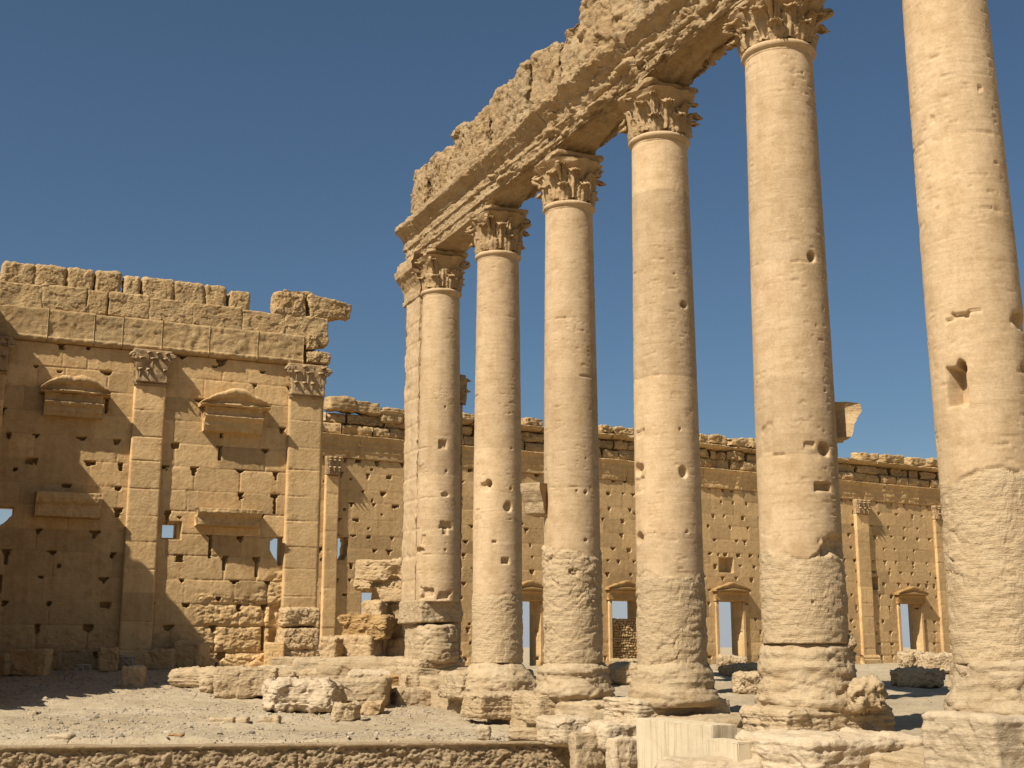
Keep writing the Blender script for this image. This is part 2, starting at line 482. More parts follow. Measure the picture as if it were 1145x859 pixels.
def ashlar(x0, x1, z0, z1, cell, course, bw, seed, holes=.6, hole_w=.22, hole_d=.30, groove=.028, gw=.028, off=.007, rough_mask=None, rough_amp=.1, slots=.10, rnd=.003, arris=.05):
    rs = np.random.RandomState(seed)
    nx = int(round((x1 - x0) / cell)) + 1; nz = int(round((z1 - z0) / cell)) + 1
    xs = np.linspace(x0, x1, nx); zs = np.linspace(z0, z1, nz)
    X, Z = np.meshgrid(xs, zs)
    P = np.stack([X, Z, np.full_like(X, seed * 1.3)], -1)
    wob = .035 * fbm(P * 1.1, 2, seed)
    nc = max(1, int(round((z1 - z0) / course)))
    ze = np.linspace(z0, z1, nc + 1); ze[1:-1] += rs.uniform(-.09, .09, nc - 1) * course
    H = np.zeros_like(X); T = np.zeros_like(X); D = np.full_like(X, 9.0)
    notches = []
    for i in range(nc):
        m = (zs >= ze[i] - 1e-6) & (zs < ze[i + 1] + (1e-6 if i == nc - 1 else 0))
        j = [x0]
        x = x0 - rs.uniform(.2, 1) * bw
        while True:
            x += bw * rs.uniform(.6, 1.5)
            if x > x1 - .25: break
            if x > x0 + .25: j.append(x)
        j.append(x1); j = np.array(j)
        ib = np.clip(np.searchsorted(j, xs) - 1, 0, len(j) - 2)
        ob = rs.normal(0, off, len(j)); tb = rs.normal(0, .105, len(j)); tilt = rs.normal(0, .004, len(j))
        r = np.nonzero(m)[0]
        if not len(r): continue
        sl = slice(r[0], r[-1] + 1)
        dx = np.min(np.abs(xs[None, :] + wob[sl][:, :, None].mean() - j[None, :, None].transpose(0, 2, 1)), axis=2) if False else np.min(np.abs(xs[:, None] - j[None, :]), axis=1)
        DX = np.abs(dx[None, :] + wob[sl] * .35)
        dzb = np.abs(Z[sl] - ze[i] + wob[sl] * .4); dzt = np.abs(ze[i + 1] - Z[sl] - wob[sl] * .4)
        D[sl] = np.minimum(DX, np.minimum(dzb, dzt))
        H[sl] = ob[ib][None, :] + tilt[ib][None, :] * (Z[sl] - ze[i])
        T[sl] = tb[ib][None, :]
        for q in range(1, len(j) - 1):
            if rs.rand() < holes:
                notches.append((j[q] + rs.normal(0, .05), ze[i + 1], hole_w * rs.uniform(.5, 1.35), hole_d * rs.uniform(.5, 1.4), rs.rand()))
            if rs.rand() < holes * .16: notches.append((j[q] + rs.uniform(-.9, .9), ze[i] + rs.uniform(.2, .9) * (ze[i + 1] - ze[i]), hole_w * rs.uniform(.3, .7), hole_d * rs.uniform(.3, .7), .7))
            if rs.rand() < slots:
                notches.append((j[q], ze[i + 1], .07, (ze[i + 1] - ze[i]) * rs.uniform(.5, 1), 2.0))
    wear = sstep(fbm(P * .55, 3, seed + 4), -.3, .5)
    H += -groove * np.exp(-(D / gw) ** 2) * (.35 + .9 * wear) - rnd * np.exp(-(D / .13))
    H += .005 * fbm(P * 2.2, 3, seed + 7) + .004 * fbm(P * 9, 2, seed + 8)
    # broken arrises
    br = fbm(P * 2.4, 3, seed + 13)
    H -= arris * np.maximum(0, br - .42) * np.exp(-(D / .16))
    if rough_mask is not None:
        M = rough_mask(X, Z)
        n = .6 * fbm(P * np.array([.9, 1.4, 1]), 3, seed + 15) + .6 * facet(P * np.array([1.5, 2.6, 1]), seed + 17) + .3 * facet(P * np.array([4, 6, 1]), seed + 18)
        H += M * (rough_amp * n - .10 * np.exp(-(D / .10)) - rough_amp * .4 + .03 * fbm(P * np.array([5, 9, 1]), 3, seed + 16))
    for (hx, hz, w, d, kind) in notches:
        i0, i1 = np.searchsorted(xs, (hx - w, hx + w)); k0, k1 = np.searchsorted(zs, (hz - d * 1.1, hz + .02))
        if i1 <= i0 or k1 <= k0: continue
        sx = np.abs(X[k0:k1, i0:i1] - hx) / w; sz = (hz - Z[k0:k1, i0:i1]) / d
        rag = .28 * fbm(np.stack([X[k0:k1, i0:i1] * 7, Z[k0:k1, i0:i1] * 7, 0 * X[k0:k1, i0:i1] + hx], -1), 2, seed + 71)
        sx = sx + rag; sz = sz + rag * .6
        if kind < .55: ins = (sx < 1 - sz)
        elif kind < .85: ins = (sx ** 2 + np.maximum(sz, 0) ** 2 < 1)
        elif kind < 1.5: ins = (sx < .8 - .25 * sz)
        else: ins = (sx < 1)
        H[k0:k1, i0:i1] = np.where(ins, np.minimum(H[k0:k1, i0:i1], -.62), H[k0:k1, i0:i1])
    return nx, nz, xs, zs, X, Z, H, T

def cells_open(xs, zs, fn):
    xc = (xs[1:] + xs[:-1]) / 2; zc = (zs[1:] + zs[:-1]) / 2
    A, B = np.meshgrid(xc, zc); return fn(A, B)

# a mouldered string of stone: profile (out, z) swept along local x
def moulding(x0, x1, prof, seed, step=.05, amp=.02, ends=True, back=0.0, chunk=.0, ret=0.0):
    prof = np.array(prof, float)
    pts = [prof[0]]
    for a, b in zip(prof[:-1], prof[1:]):
        k = max(1, int(np.ceil(np.linalg.norm(b - a) / step)))
        for t in range(1, k + 1): pts.append(a + (b - a) * t / k)
    pts = np.array(pts)
    zlo, zhi = prof[:, 1].min(), prof[:, 1].max()
    full = np.concatenate([[[back, pts[0, 1]]], pts, [[back, pts[-1, 1]]]])
    n = max(2, int((x1 - x0) / step)); xs = np.linspace(x0, x1, n + 1)
    m = len(full)
    X = np.repeat(xs[:, None], m, 1); O = np.repeat(full[None, :, 0], n + 1, 0).copy(); Z = np.repeat(full[None, :, 1], n + 1, 0).copy()
    if ret:   # slight return: ends draw in
        pass
    P = np.stack([X, O, Z], -1) + seed * 2.1
    ns = fbm(P * np.array([1.2, 2.5, 2.5]), 3, seed)
    fr = fbm(P * 6, 2, seed + 3)
    w = (O > back + 1e-6)
    dO = amp * ns + amp * .6 * fr - chunk * np.maximum(0, fbm(P * np.array([.9, .3, .3]), 3, seed + 6) - .18)
    O = np.where(w, np.maximum(O + dO, back + .02), O)
    Z = Z + amp * .5 * fbm(P * 3 + 5, 2, seed + 9) * w
    V = np.stack([X, -O, Z], -1).reshape(-1, 3)
    F = grid_faces(m, n + 1)
    # back face + end caps (fan of quads to a centre line)
    FB = []
    for i in range(n): FB.append([i * m, (i + 1) * m, (i + 1) * m + m - 1, i * m + m - 1])
    Vx = [V]; Fx = [F[:, ::-1], np.array(FB)]
    cnt = len(V)
    for i, fl in ((0, 1), (n, 0)):
        ring = np.arange(m) + i * m
        c = V[ring].mean(0); c[1] = -(back + .01)
        Vx.append(c[None]); ci = cnt; cnt += 1
        q = []
        for a in range(0, m - 1): q.append([ring[a], ring[a + 1], ci, ci])
        tri = np.array(q)
        Fx.append(tri[:, ::-1] if fl else tri)
    return np.concatenate(Vx), np.concatenate(Fx)

def split_tris(F):
    F = np.asarray(F)
    srt = np.sort(F, 1); deg = (srt[:, 1:] == srt[:, :-1]).any(1)
    T = []
    for f in F[deg]:
        u = list(dict.fromkeys(f.tolist()))
        if len(u) == 3: T.append(u)
    return F[~deg], np.array(T, int).reshape(-1, 3)

def build(mb, name, mat, parent=None, loc=(0, 0, 0), rz=0.0, smooth=True):
    V, F, T = mb.get(); Q, Tr = split_tris(F)
    return link(name, to_mesh(name, V, Q, mat, {'tone': T}, smooth, Tr), parent, loc, rz)

# ------------------------------------------------------------------ acanthus carving
def leaf(mapper, zb, h, w, curl, seed, root=.05, nu=15, nt=18, broken=1.0):
    """returns V,F of one leaf; mapper(tangential, out, z) -> xyz"""
    u = np.linspace(-1, 1, nu); t = np.linspace(0, broken, nt)
    Tt, Uu = np.meshgrid(t, u, indexing='ij')
    k = .70
    tt = np.minimum(Tt / k, 1)
    rc = curl * .5
    up = h - rc
    ang = np.maximum(0, (Tt - k) / (1 - k)) * 2.7
    z = zb + up * tt + rc * np.sin(ang)
    out = root + .05 * np.sin(tt * math.pi * .5) + rc * (1 - np.cos(ang))
    wid = w * .5 * (.72 + .30 * np.sin(np.minimum(Tt / .75, 1) * math.pi * .85)) * (1 - .62 * sstep(Tt, .66, 1.0))
    wid = wid * (1 + .20 * np.cos(Tt * 2 * math.pi * 4.5) * np.abs(Uu))
    z = z + .05 * np.abs(Uu) ** 1.5 * np.cos(Tt * 2 * math.pi * 4.5 + 1)
    out = out + .05 * (1 - np.abs(Uu)) * (1 - .5 * Tt) + .034 * np.cos(Uu * math.pi * 4) * (.7 + .5 * Tt) - .09 * Uu ** 2
    A = mapper(Uu * wid, out, z).reshape(-1, 3)
    B = mapper(Uu * wid * .92, out - .055 - .02 * (1 - Tt), z - .02 * Tt).reshape(-1, 3)
    n = nu * nt
    F = [grid_faces(nu, nt), grid_faces(nu, nt)[:, ::-1] + n]
    e = np.arange(nt - 1)
    F.append(np.stack([e * nu, (e + 1) * nu, (e + 1) * nu + n, e * nu + n], 1))
    F.append(np.stack([e * nu + nu - 1, e * nu + nu - 1 + n, (e + 1) * nu + nu - 1 + n, (e + 1) * nu + nu - 1], 1))
    c = np.arange(nu - 1) + (nt - 1) * nu
    F.append(np.stack([c, c + n, c + 1 + n, c + 1], 1)[:, ::-1])
    return np.concatenate([A, B]), np.concatenate(F)

def tube(pts, rad, ns=7):
    pts = np.asarray(pts, float); n = len(pts)
    rad = np.broadcast_to(rad, (n,))
    T = np.gradient(pts, axis=0); T /= np.linalg.norm(T, axis=1, keepdims=True) + 1e-9
    ref = np.array([0, 0, 1.0]) if abs(T[:, 2]).mean() < .8 else np.array([1.0, 0, 0])
    A = np.cross(T, ref); A /= np.linalg.norm(A, axis=1, keepdims=True) + 1e-9
    B = np.cross(T, A)
    a = np.arange(ns) * 2 * math.pi / ns
    V = pts[:, None] + rad[:, None, None] * (np.cos(a)[None, :, None] * A[:, None] + np.sin(a)[None, :, None] * B[:, None])
    F = grid_faces(ns, n, True)
    V = np.concatenate([V.reshape(-1, 3), pts[:1], pts[-1:]])
    c0 = len(V) - 2; c1 = len(V) - 1
    i = np.arange(ns); i2 = (i + 1) % ns
    cap0 = np.stack([i2, i, np.full(ns, c0), np.full(ns, c0)], 1)
    o = (n - 1) * ns
    cap1 = np.stack([o + i, o + i2, np.full(ns, c1), np.full(ns, c1)], 1)
    return V, np.concatenate([F, cap0, cap1])

def corinthian(seed, s=1.0, upper=1.0, H=1.60):
    """capital on z=0 for a shaft of radius ~.70; upper = how much of the upper half survives"""
    rs = np.random.RandomState(seed); mb = MB()
    bell = lambda z: .595 + .05 * (z / H) + .20 * np.clip(z / H, 0, 1) ** 4
    nth, nz = 72, 40
    th = np.arange(nth) * 2 * math.pi / nth; zz = np.linspace(-.02, H - .02, nz)
    TH, ZZ = np.meshgrid(th, zz)
    # four-lobed towards the top: the abacus corners
    lob = .12 * sstep(ZZ, H * .55, H) * (np.abs(np.cos(2 * (TH - math.pi / 4))) ** 1.5) + .06 * sstep(ZZ, H * .5, H)
    RR = bell(ZZ) + lob
    P = np.stack([RR * np.cos(TH), RR * np.sin(TH), ZZ], -1)
    er = fbm(P * 2.3 + seed, 4, seed)
    RR = RR + (.05 + .07 * (1 - upper)) * er * sstep(ZZ, .5, 1.1) + .02 * er
    mb.add(np.stack([RR * np.cos(TH), RR * np.sin(TH), ZZ], -1).reshape(-1, 3), grid_faces(nth, nz, True))
    def mk(th0):
        def m(tan, out, z):
            r = bell(z) + out; a = th0 + tan / np.maximum(bell(z), .3)
            return np.stack([r * np.cos(a), r * np.sin(a), z], -1)
        return m
    for i in range(8):
        b = 1.0 if rs.rand() < .75 else rs.uniform(.72, .86)
        mb.add(*leaf(mk(i * math.pi / 4 + .1), 0.0, .62 * rs.uniform(.95, 1.05), .47, .24 * rs.uniform(.8, 1.2), seed + i, root=.11, broken=b))
    for i in range(8):
        b = 1.0 if rs.rand() < .35 + .55 * upper else rs.uniform(.55, .82)
        mb.add(*leaf(mk(i * math.pi / 4 + math.pi / 8 + .1), 0.1, 1.00 * rs.uniform(.95, 1.04), .46, .31 * rs.uniform(.8, 1.2), seed + 20 + i, root=.08, broken=b))
    for i in range(8):         # outer stalks under the abacus
        if rs.rand() > upper * .95: continue
        mb.add(*leaf(mk(i * math.pi / 4 + .1), .5, .86, .30, .28, seed + 60 + i, root=.06, broken=rs.uniform(.85, 1)))
    for i in range(4):         # corner volutes
        if rs.rand() > upper * .9: continue
        a0 = math.pi / 4 + i * math.pi / 2
        q = np.linspace(0, 1, 26)
        ang = -math.pi * .5 + q * math.pi * 2.9; rr = .17 * (1 - .68 * q)
        cr, cz = .97, 1.28
        rad = cr + rr * np.cos(ang); z = cz + rr * np.sin(ang)
        pre = np.linspace(0, 1, 8)[:-1]
        rad = np.concatenate([.72 + (cr - .72) * pre ** 1.4, rad]); z = np.concatenate([.75 + (cz - .17 - .75) * pre ** .8, z])
        pts = np.stack([rad * math.cos(a0), rad * math.sin(a0), z], 1)
        mb.add(*tube(pts, np.concatenate([np.full(7, .05), np.full(26, .065)])))
    V, F, T = mb.get()
    n = fbm(V * 3.2 + seed, 3, seed + 3); n2 = fbm(V * 9 + seed, 2, seed + 4)
    d = V * np.array([1, 1, 0]); d /= np.linalg.norm(d, axis=1, keepdims=True) + 1e-6
    V = V + d * (.03 * n + .018 * n2)[:, None] + np.array([0, 0, 1.0]) * (.015 * n2)[:, None]
    return V * s, F

def abacus(seed, s=1.0, upper=1.0, half=.84, th=.30):
    n = 24
    P, F = cube_grid(n)
    x, y, z = P[:, 0] * half, P[:, 1] * half, (P[:, 2] + 1) / 2 * th
    # concave sides, flare upward
    fl = .90 + .12 * sstep(z / th, .1, .6)
    cx = 1 - .11 * (1 - P[:, 1] ** 2) * np.abs(P[:, 0]); cy = 1 - .11 * (1 - P[:, 0] ** 2) * np.abs(P[:, 1])
    c = np.abs(P[:, 0] * P[:, 1]); cc = 1 - .10 * sstep(c, .75, 1)
    V = np.stack([x * cx * fl * cc, y * cy * fl * cc, z], 1)
    q = V * 1.6 + seed * 3.3
    nn = fbm(q, 4, seed); lim = 1 - (.10 + .22 * (1 - upper)) * np.maximum(0, nn + .15) - .05 * fbm(q * 3, 3, seed + 2)
    V[:, :2] *= lim[:, None]
    V[:, 2] += .03 * nn * (P[:, 2] < .95)
    return V * s, F

# ------------------------------------------------------------------ columns
def hole_on(n, px, py, w, h, depth, shape='round', slant=0.0):
    """hole on column n seen at photo pixel; w,h in pixels"""
    z = col_z(n, py)
    cx, _ = proj([0, col_y(n), z]); d = (np.array([0, col_y(n), z]) - CAM) @ _AX
    r = RADS[n] * (.98 if z > 6 else 1.0) * _F / d
    a = math.asin(max(-.97, min(.97, (px - cx) / r)))
    ax = np.array([0, col_y(n)]) - CAM[:2]; face = math.atan2(-ax[1], -ax[0])
    m = d / _F
    return dict(th=face + a, z=z, w=w * m / max(.35, math.cos(a)), h=h * m, d=depth, s=shape, sl=slant)

RADS = {1: .745, 2: .755, 3: .765, 4: .785, 5: .815, 6: .80}
Z_RING = {1: 13.74, 2: 13.68, 3: 13.70, 4: 13.84, 5: 13.99, 6: 14.0}

def shaft(n, z_bot, z_rough, joints, holes, seed, nth=300, dz=.03, rough_amp=.05, bulge=.02, lip=.03, rough_end=None):
    Rb = RADS[n]; z_top = Z_RING[n]
    zs = np.arange(z_bot, z_top + 1e-6, dz); th = np.arange(nth) * 2 * math.pi / nth
    TH, Z = np.meshgrid(th, zs)
    t = (Z - .5) / (z_top - .5)
    Rr = Rb * (1 - .115 * np.clip((t - .35) / .65, 0, 1) ** 1.35)
    P = np.stack([np.cos(TH) * Rb, np.sin(TH) * Rb, Z], -1) + np.array([n * 7.1, n * 3.3, 0])
    zj = Z + .02 * fbm(P * 1.2, 2, seed)
    H = .0025 * fbm(P * 3, 3, seed + 1) + .0022 * fbm(P * np.array([2, 2, 14.0]), 3, seed + 2)
    # shallow scars and pitting
    H -= .014 * np.maximum(0, fbm(P * 1.7, 4, seed + 3) - .66)
    H -= .035 * np.maximum(0, fbm(P * np.array([4.5, 4.5, 24.0]), 3, seed + 33) - .52) * (.3 + sstep(fbm(P * .9, 2, seed + 34), -.2, .5))
    tone = np.zeros_like(Z); prev = z_bot; rs = np.random.RandomState(seed)
    for zz in list(joints) + [99]:
        m = (zj >= prev) & (zj < zz); tone[m] = rs.normal(0, .065); prev = zz
    for zz in joints:
        w = sstep(fbm(P * 1.6 + zz, 3, seed + 5), -.35, .45)
        H -= (.006 + .04 * sstep(fbm(P * 2.3 + zz, 2, seed + 6), .45, .9)) * w * np.exp(-((zj - zz) / .022) ** 2)
        H -= .035 * np.maximum(0, fbm(P * 2.8 + zz, 3, seed + 7) - .45) * np.exp(-np.abs(zj - zz) / .09)
    edge = z_rough + .26 * fbm(P * np.array([1.2, 1.2, .01]), 4, seed + 8)
    ro = sstep(edge - Z, -.02, .05)
    mr = ro.max(1) > 0; kk = int(np.nonzero(mr)[0].max()) + 1
    Pr = P[:kk]; wp = Pr + .10 * np.stack([fbm(Pr * 2 + 3, 2, seed + 40), fbm(Pr * 2 + 8, 2, seed + 41), fbm(Pr * 2 + 15, 2, seed + 42)], -1)
    rn = fbm(Pr * np.array([.9, .9, 1.3]), 2, seed + 9); fa, cr, _f1 = facet(wp * np.array([2.2, 2.2, 4.2]), seed + 10, True); fb = facet(wp * np.array([5.5, 5.5, 9.5]), seed + 11)
    fr = fbm(Pr * np.array([7, 7, 16]), 4, seed + 12)
    strong = .45 + .75 * sstep(fbm(Pr * .8 + 4, 2, seed + 19), -.3, .5)
    rr_ = rough_amp * .72 * (.55 * rn + strong * (.62 * fa + .30 * fb) + .30 * fr - .5 * strong * np.exp(-(cr / .05) ** 2) * sstep(fbm(Pr * 1.3, 2, seed + 20), 0, .4)) + bulge
    RH = np.zeros_like(Z); RH[:kk] = rr_
    RH = RH - .07 * np.exp(-np.abs(Z - edge) / .07) * sstep(fbm(P * np.array([1.6, 1.6, .01]) + 9, 2, seed + 12), -.2, .3)
    RH = np.maximum(RH, -.15)
    H = H * (1 - ro) + RH * ro + (1 - ro) * lip * np.exp(-np.abs(Z - edge) / .25) * 0
    for h in holes:
        dth = (TH - h['th'] + math.pi) % (2 * math.pi) - math.pi
        a = (dth * Rb) / (h['w'] / 2); b = (Z - h['z'] + h['sl'] * dth * Rb) / (h['h'] / 2)
        nb = .22 * fbm(P * 4.5 + h['z'], 2, seed + 14)
        if h['s'] == 'round': q = np.sqrt(a * a + b * b) + nb
        elif h['s'] == 'rect': q = np.maximum(np.abs(a), np.abs(b)) + nb * .3
        else: q = np.maximum(np.abs(a), np.abs(b)) + nb * 1.2
        fall = 1 - sstep(q, .82, 1.05)
        tex = 1 + .25 * fbm(P * 8, 2, seed + 15) if h['s'] == 'scar' else 1.0
        H = H - h['d'] * fall * tex
        H -= .02 * np.exp(-np.maximum(0, q - 1) * 5) * (h['d'] > .05)
    RR = Rr + H
    V = np.stack([RR * np.cos(TH), RR * np.sin(TH), Z], -1).reshape(-1, 3)
    F = grid_faces(nth, len(zs), True)
    k = len(V)
    V = np.concatenate([V, [[0, 0, z_bot]], [[0, 0, z_top]]])
    i = np.arange(nth); i2 = (i + 1) % nth; o = (len(zs) - 1) * nth
    tr = np.concatenate([np.stack([i2, i, np.full(nth, k)], 1), np.stack([o + i, o + i2, np.full(nth, k + 1)], 1)])
    return V, F, tr, np.concatenate([tone.ravel(), [0, 0]]), np.concatenate([ro.ravel(), [1, 0]])

def astragal(Rt, seed):
    nth = 96; th = np.arange(nth) * 2 * math.pi / nth
    prof = [(Rt - .06, -.13), (Rt - .004, -.12), (Rt + .012, -.06), (Rt + .012, -.03), (Rt + .05, -.015), (Rt + .085, .03), (Rt + .085, .075), (Rt + .055, .115), (Rt - .02, .13), (Rt - .12, .13)]
    prof = np.array(prof); TH, K = np.meshgrid(th, np.arange(len(prof)))
    Rr = prof[K, 0]; Z = prof[K, 1]
    P = np.stack([np.cos(TH), np.sin(TH), Z], -1) + seed
    Rr = Rr - .03 * np.maximum(0, fbm(P * 3, 3, seed) - .25) * (K > 2) * (K < 8)
    return np.stack([Rr * np.cos(TH), Rr * np.sin(TH), Z], -1).reshape(-1, 3), grid_faces(nth, len(prof), True)

def mass(profile, seed, nth=160, dz=.035, amp=.09, bed=.05, off=(0, 0), rot=0.0, chunk=.12):
    """eroded base drum: profile rows (z, radius, squareness)"""
    pr = np.array(profile, float); zs = np.arange(pr[0, 0], pr[-1, 0] + 1e-6, dz)
    th = np.arange(nth) * 2 * math.pi / nth; TH, Z = np.meshgrid(th, zs)
    Rr = np.interp(Z, pr[:, 0], pr[:, 1]); sq = np.interp(Z, pr[:, 0], pr[:, 2])
    c = np.maximum(np.abs(np.cos(TH - rot)), np.abs(np.sin(TH - rot)))
    Rr = Rr * (1 + sq * (1 / np.maximum(c, .72) - 1))
    P = np.stack([Rr * np.cos(TH), Rr * np.sin(TH), Z], -1) + seed * 5.1
    wp = P + .12 * np.stack([fbm(P * 1.6 + 3, 2, seed + 40), fbm(P * 1.6 + 8, 2, seed + 41), fbm(P * 1.6 + 15, 2, seed + 42)], -1)
    H = amp * (.45 * fbm(P * np.array([.8, .8, 1.0]), 2, seed) + .55 * facet(wp * np.array([1.2, 1.2, 2.4]), seed + 1) + .30 * facet(wp * np.array([3.6, 3.6, 8]), seed + 2) + .26 * fbm(P * np.array([8, 8, 14]), 4, seed + 4, .6)) + bed * .55 * fbm(P * np.array([.7, .7, 7]), 3, seed + 3) - chunk * np.maximum(0, fbm(P * .9, 3, seed + 6) - .2)
    rid = 1 - np.abs(fbm(P * np.array([1.0, 1.0, 4.5]), 3, seed + 10)) * 2
    H -= .05 * np.maximum(0, rid) ** 4
    e = np.minimum(Z - zs[0], zs[-1] - Z)
    H -= .10 * np.exp(-e / .06)
    Rr = Rr + H
    Zt = Z + .05 * fbm(P * np.array([1.5, 1.5, 0]), 3, seed + 8) * (e < .08)
    V = np.stack([off[0] + Rr * np.cos(TH), off[1] + Rr * np.sin(TH), Zt], -1).reshape(-1, 3)
    F = grid_faces(nth, len(zs), True); k = len(V)
    V = np.concatenate([V, [[off[0], off[1], zs[0]]], [[off[0], off[1], zs[-1]]]])
    i = np.arange(nth); i2 = (i + 1) % nth; o = (len(zs) - 1) * nth
    tr = np.concatenate([np.stack([i2, i, np.full(nth, k)], 1), np.stack([o + i, o + i2, np.full(nth, k + 1)], 1)])
    return V, F, tr

def column(n, label, z_bot, z_rough, joint_px, holes, base_profile, seed, cap_upper, base_kw={}, nth=300, dz=.03, rough_amp=.05):
    y = col_y(n)
    e = tag(link("column", None, loc=(0, y, 0)), label, 'column', 'columns of the standing colonnade', 'thing')
    joints = sorted(col_z(n, q) for q in joint_px)
    V, F, tr, tone, ro = shaft(n, z_bot, z_rough, joints, holes, seed, nth, dz, rough_amp)
    link("shaft", to_mesh("shaft", V, F, M_COL, {'tone': tone, 'rough': ro}, True, tr), e)
    if base_profile:
        V, F, tr = mass(base_profile, seed + 3, **base_kw)
        link("base", to_mesh("base", V, F, M_ROUGH, None, True, tr), e)
    s = RADS[n] / .79
    Rt = RADS[n] * .885
    c = link("capital", None, e)
    kz = (15.24 - Z_RING[n] - .12) / 1.86
    V, F = corinthian(seed + 5, s, cap_upper); V = V * [1, 1, kz / s]; Q, T3 = split_tris(F)
    c.data = None
    bpy.data.objects.remove(c)
    c = link("capital", to_mesh("capital", V, Q, M_CAP, None, True, T3), e, (0, 0, Z_RING[n] + .12))
    V, F = astragal(Rt, seed); link("astragal", to_mesh("astragal", V, F, M_COL), c, (0, 0, -.12))
    V, F = abacus(seed + 8, s, cap_upper); V = V * [1, 1, kz / s]; link("abacus", to_mesh("abacus", V, F, M_CAP), c, (0, 0, 1.57 * kz))
    return e

def console(name, parent, loc, rz, w, d, h, seed, mat):
    prof = [(.0, 0), (d * .70, .03), (d * .78, h * .22), (d * .80, h * .40), (d * .85, h * .45), (d * .98, h * .66), (d * 1.02, h * .74), (d, h), (0, h * 1.02)]
    V, F = moulding(-w / 2, w / 2, prof, seed, .035, .03, back=-.12, chunk=.18)
    Q, T3 = split_tris(F)
    return link(name, to_mesh(name, V, Q, mat, None, True, T3), parent, loc, rz)

H = hole_on
column(6, "nearest and largest column, cut by the right edge, with a deep square socket",
       1.2, 4.30, [60, 148, 237, 345, 415], [
    H(6, 1067, 428, 21, 44, .34, 'rect'), H(6, 1072, 412, 12, 22, .4, 'round'), H(6, 1138, 358, 17, 22, .18), H(6, 1142, 411, 14, 16, .15),
    H(6, 1063, 355, 12, 5, .05, 'scar'), H(6, 1073, 351, 16, 4, .06, 'scar', .15), H(6, 1088, 348, 12, 3, .05, 'scar'),
    H(6, 1046, 128, 5, 9, .03, 'scar'), H(6, 1098, 100, 5, 7, .03, 'scar'), H(6, 1050, 230, 5, 8, .02, 'scar')],
       [(.30, 1.02, .12), (.55, 1.0, .05), (.8, .92, 0), (1.0, .93, 0), (1.22, .90, 0), (1.30, .86, 0)], 61, .5, dict(amp=.07), nth=360, rough_amp=.06)
column(5, "second column from the right, its carved capital cut by the top edge of the view",
       1.52, 3.38, [75, 112, 190, 290, 420, 508], [
    H(5, 908, 287, 9, 11, .13), H(5, 859, 490, 12, 34, .035, 'scar'), H(5, 920, 503, 13, 14, .14), H(5, 905, 499, 12, 6, .04, 'scar'),
    H(5, 920, 545, 18, 9, .13, 'rect'), H(5, 921, 436, 3, 3, .05), H(5, 932, 611, 22, 20, .11, 'scar'), H(5, 872, 508, 16, 4, .035, 'scar'),
    H(5, 908, 674, 3, 3, .05), H(5, 893, 700, 2, 2, .04)],
       [(.18, 1.00, .2), (.45, 1.06, .15), (.62, .98, .1), (.85, .93, .05), (1.05, .97, .02), (1.25, .90, 0), (1.46, .87, 0), (1.55, .82, 0)], 52, .95,
       dict(amp=.065, bed=.05, rot=.3, chunk=.16), nth=360, rough_amp=.065)
column(4, "middle column with a long vertical scar and two round holes, flaring onto a broad plinth",
       1.0, 3.12, [211, 300, 372, 420, 478, 595], [
    H(4, 714, 523, 9, 16, .14), H(4, 714, 540, 10, 18, .05, 'scar'), H(4, 765, 340, 8, 7, .12), H(4, 764, 528, 10, 14, .10), H(4, 715, 600, 7, 11, .12),
    H(4, 716, 482, 11, 9, .045, 'scar'), H(4, 760, 480, 3, 3, .04), H(4, 768, 595, 4, 3, .05), H(4, 733, 596, 3, 3, .03)],
       [(.10, 1.08, .12), (.45, 1.02, .08), (.62, .96, .05), (.85, .92, .02), (1.0, .88, 0), (1.15, .82, 0)], 44, .55, dict(amp=.05, bed=.05), nth=300, rough_amp=.055)
column(3, "third column from the left, a stone bracket jutting from its side",
       1.03, 4.02, [300, 355, 420, 470, 545], [
    H(3, 655, 550, 4, 4, .08), H(3, 645, 549, 3, 3, .05), H(3, 655, 512, 2, 2, .05), H(3, 655, 604, 4, 3, .08), H(3, 640, 640, 9, 5, .09, 'scar', .4), H(3, 622, 652, 10, 4, .05, 'scar', .6)],
       [(.05, 1.04, .10), (.30, 1.08, .05), (.5, 1.0, 0), (.72, .96, 0), (.92, .95, 0), (1.06, .88, 0)], 33, .75, dict(amp=.08, bed=.07), nth=260, rough_amp=.07)
column(2, "second column from the left, with round shell holes and the best kept leaf capital",
       .99, 3.10, [352, 440, 500, 580], [
    H(2, 543, 544, 12, 13, .10), H(2, 546, 541, 7, 8, .16), H(2, 568, 567, 8, 10, .13), H(2, 553, 606, 5, 3, .08), H(2, 565, 627, 8, 6, .14, 'rect'),
    H(2, 571, 546, 4, 4, .05), H(2, 572, 501, 4, 3, .03), H(2, 534, 570, 6, 4, .03, 'scar')],
       [(.0, 1.18, .25), (.35, 1.16, .2), (.6, 1.08, .1), (.8, .95, .03), (1.0, .80, 0)], 25, 1.0, dict(amp=.07), nth=260, rough_amp=.05)

# the nearest column leans a degree out of plumb
_c6 = [o for o in S.objects if o.name.split('.')[0] == 'column' and abs(o.location.y - col_y(6)) < .1][0]
_c6.rotation_mode = 'AXIS_ANGLE'; _c6.rotation_axis_angle = (R(-1.05), _FH[0], _FH[1], 0.0)
_c6.location.x += .17 * _ch; _c6.location.y -= .17 * _sh
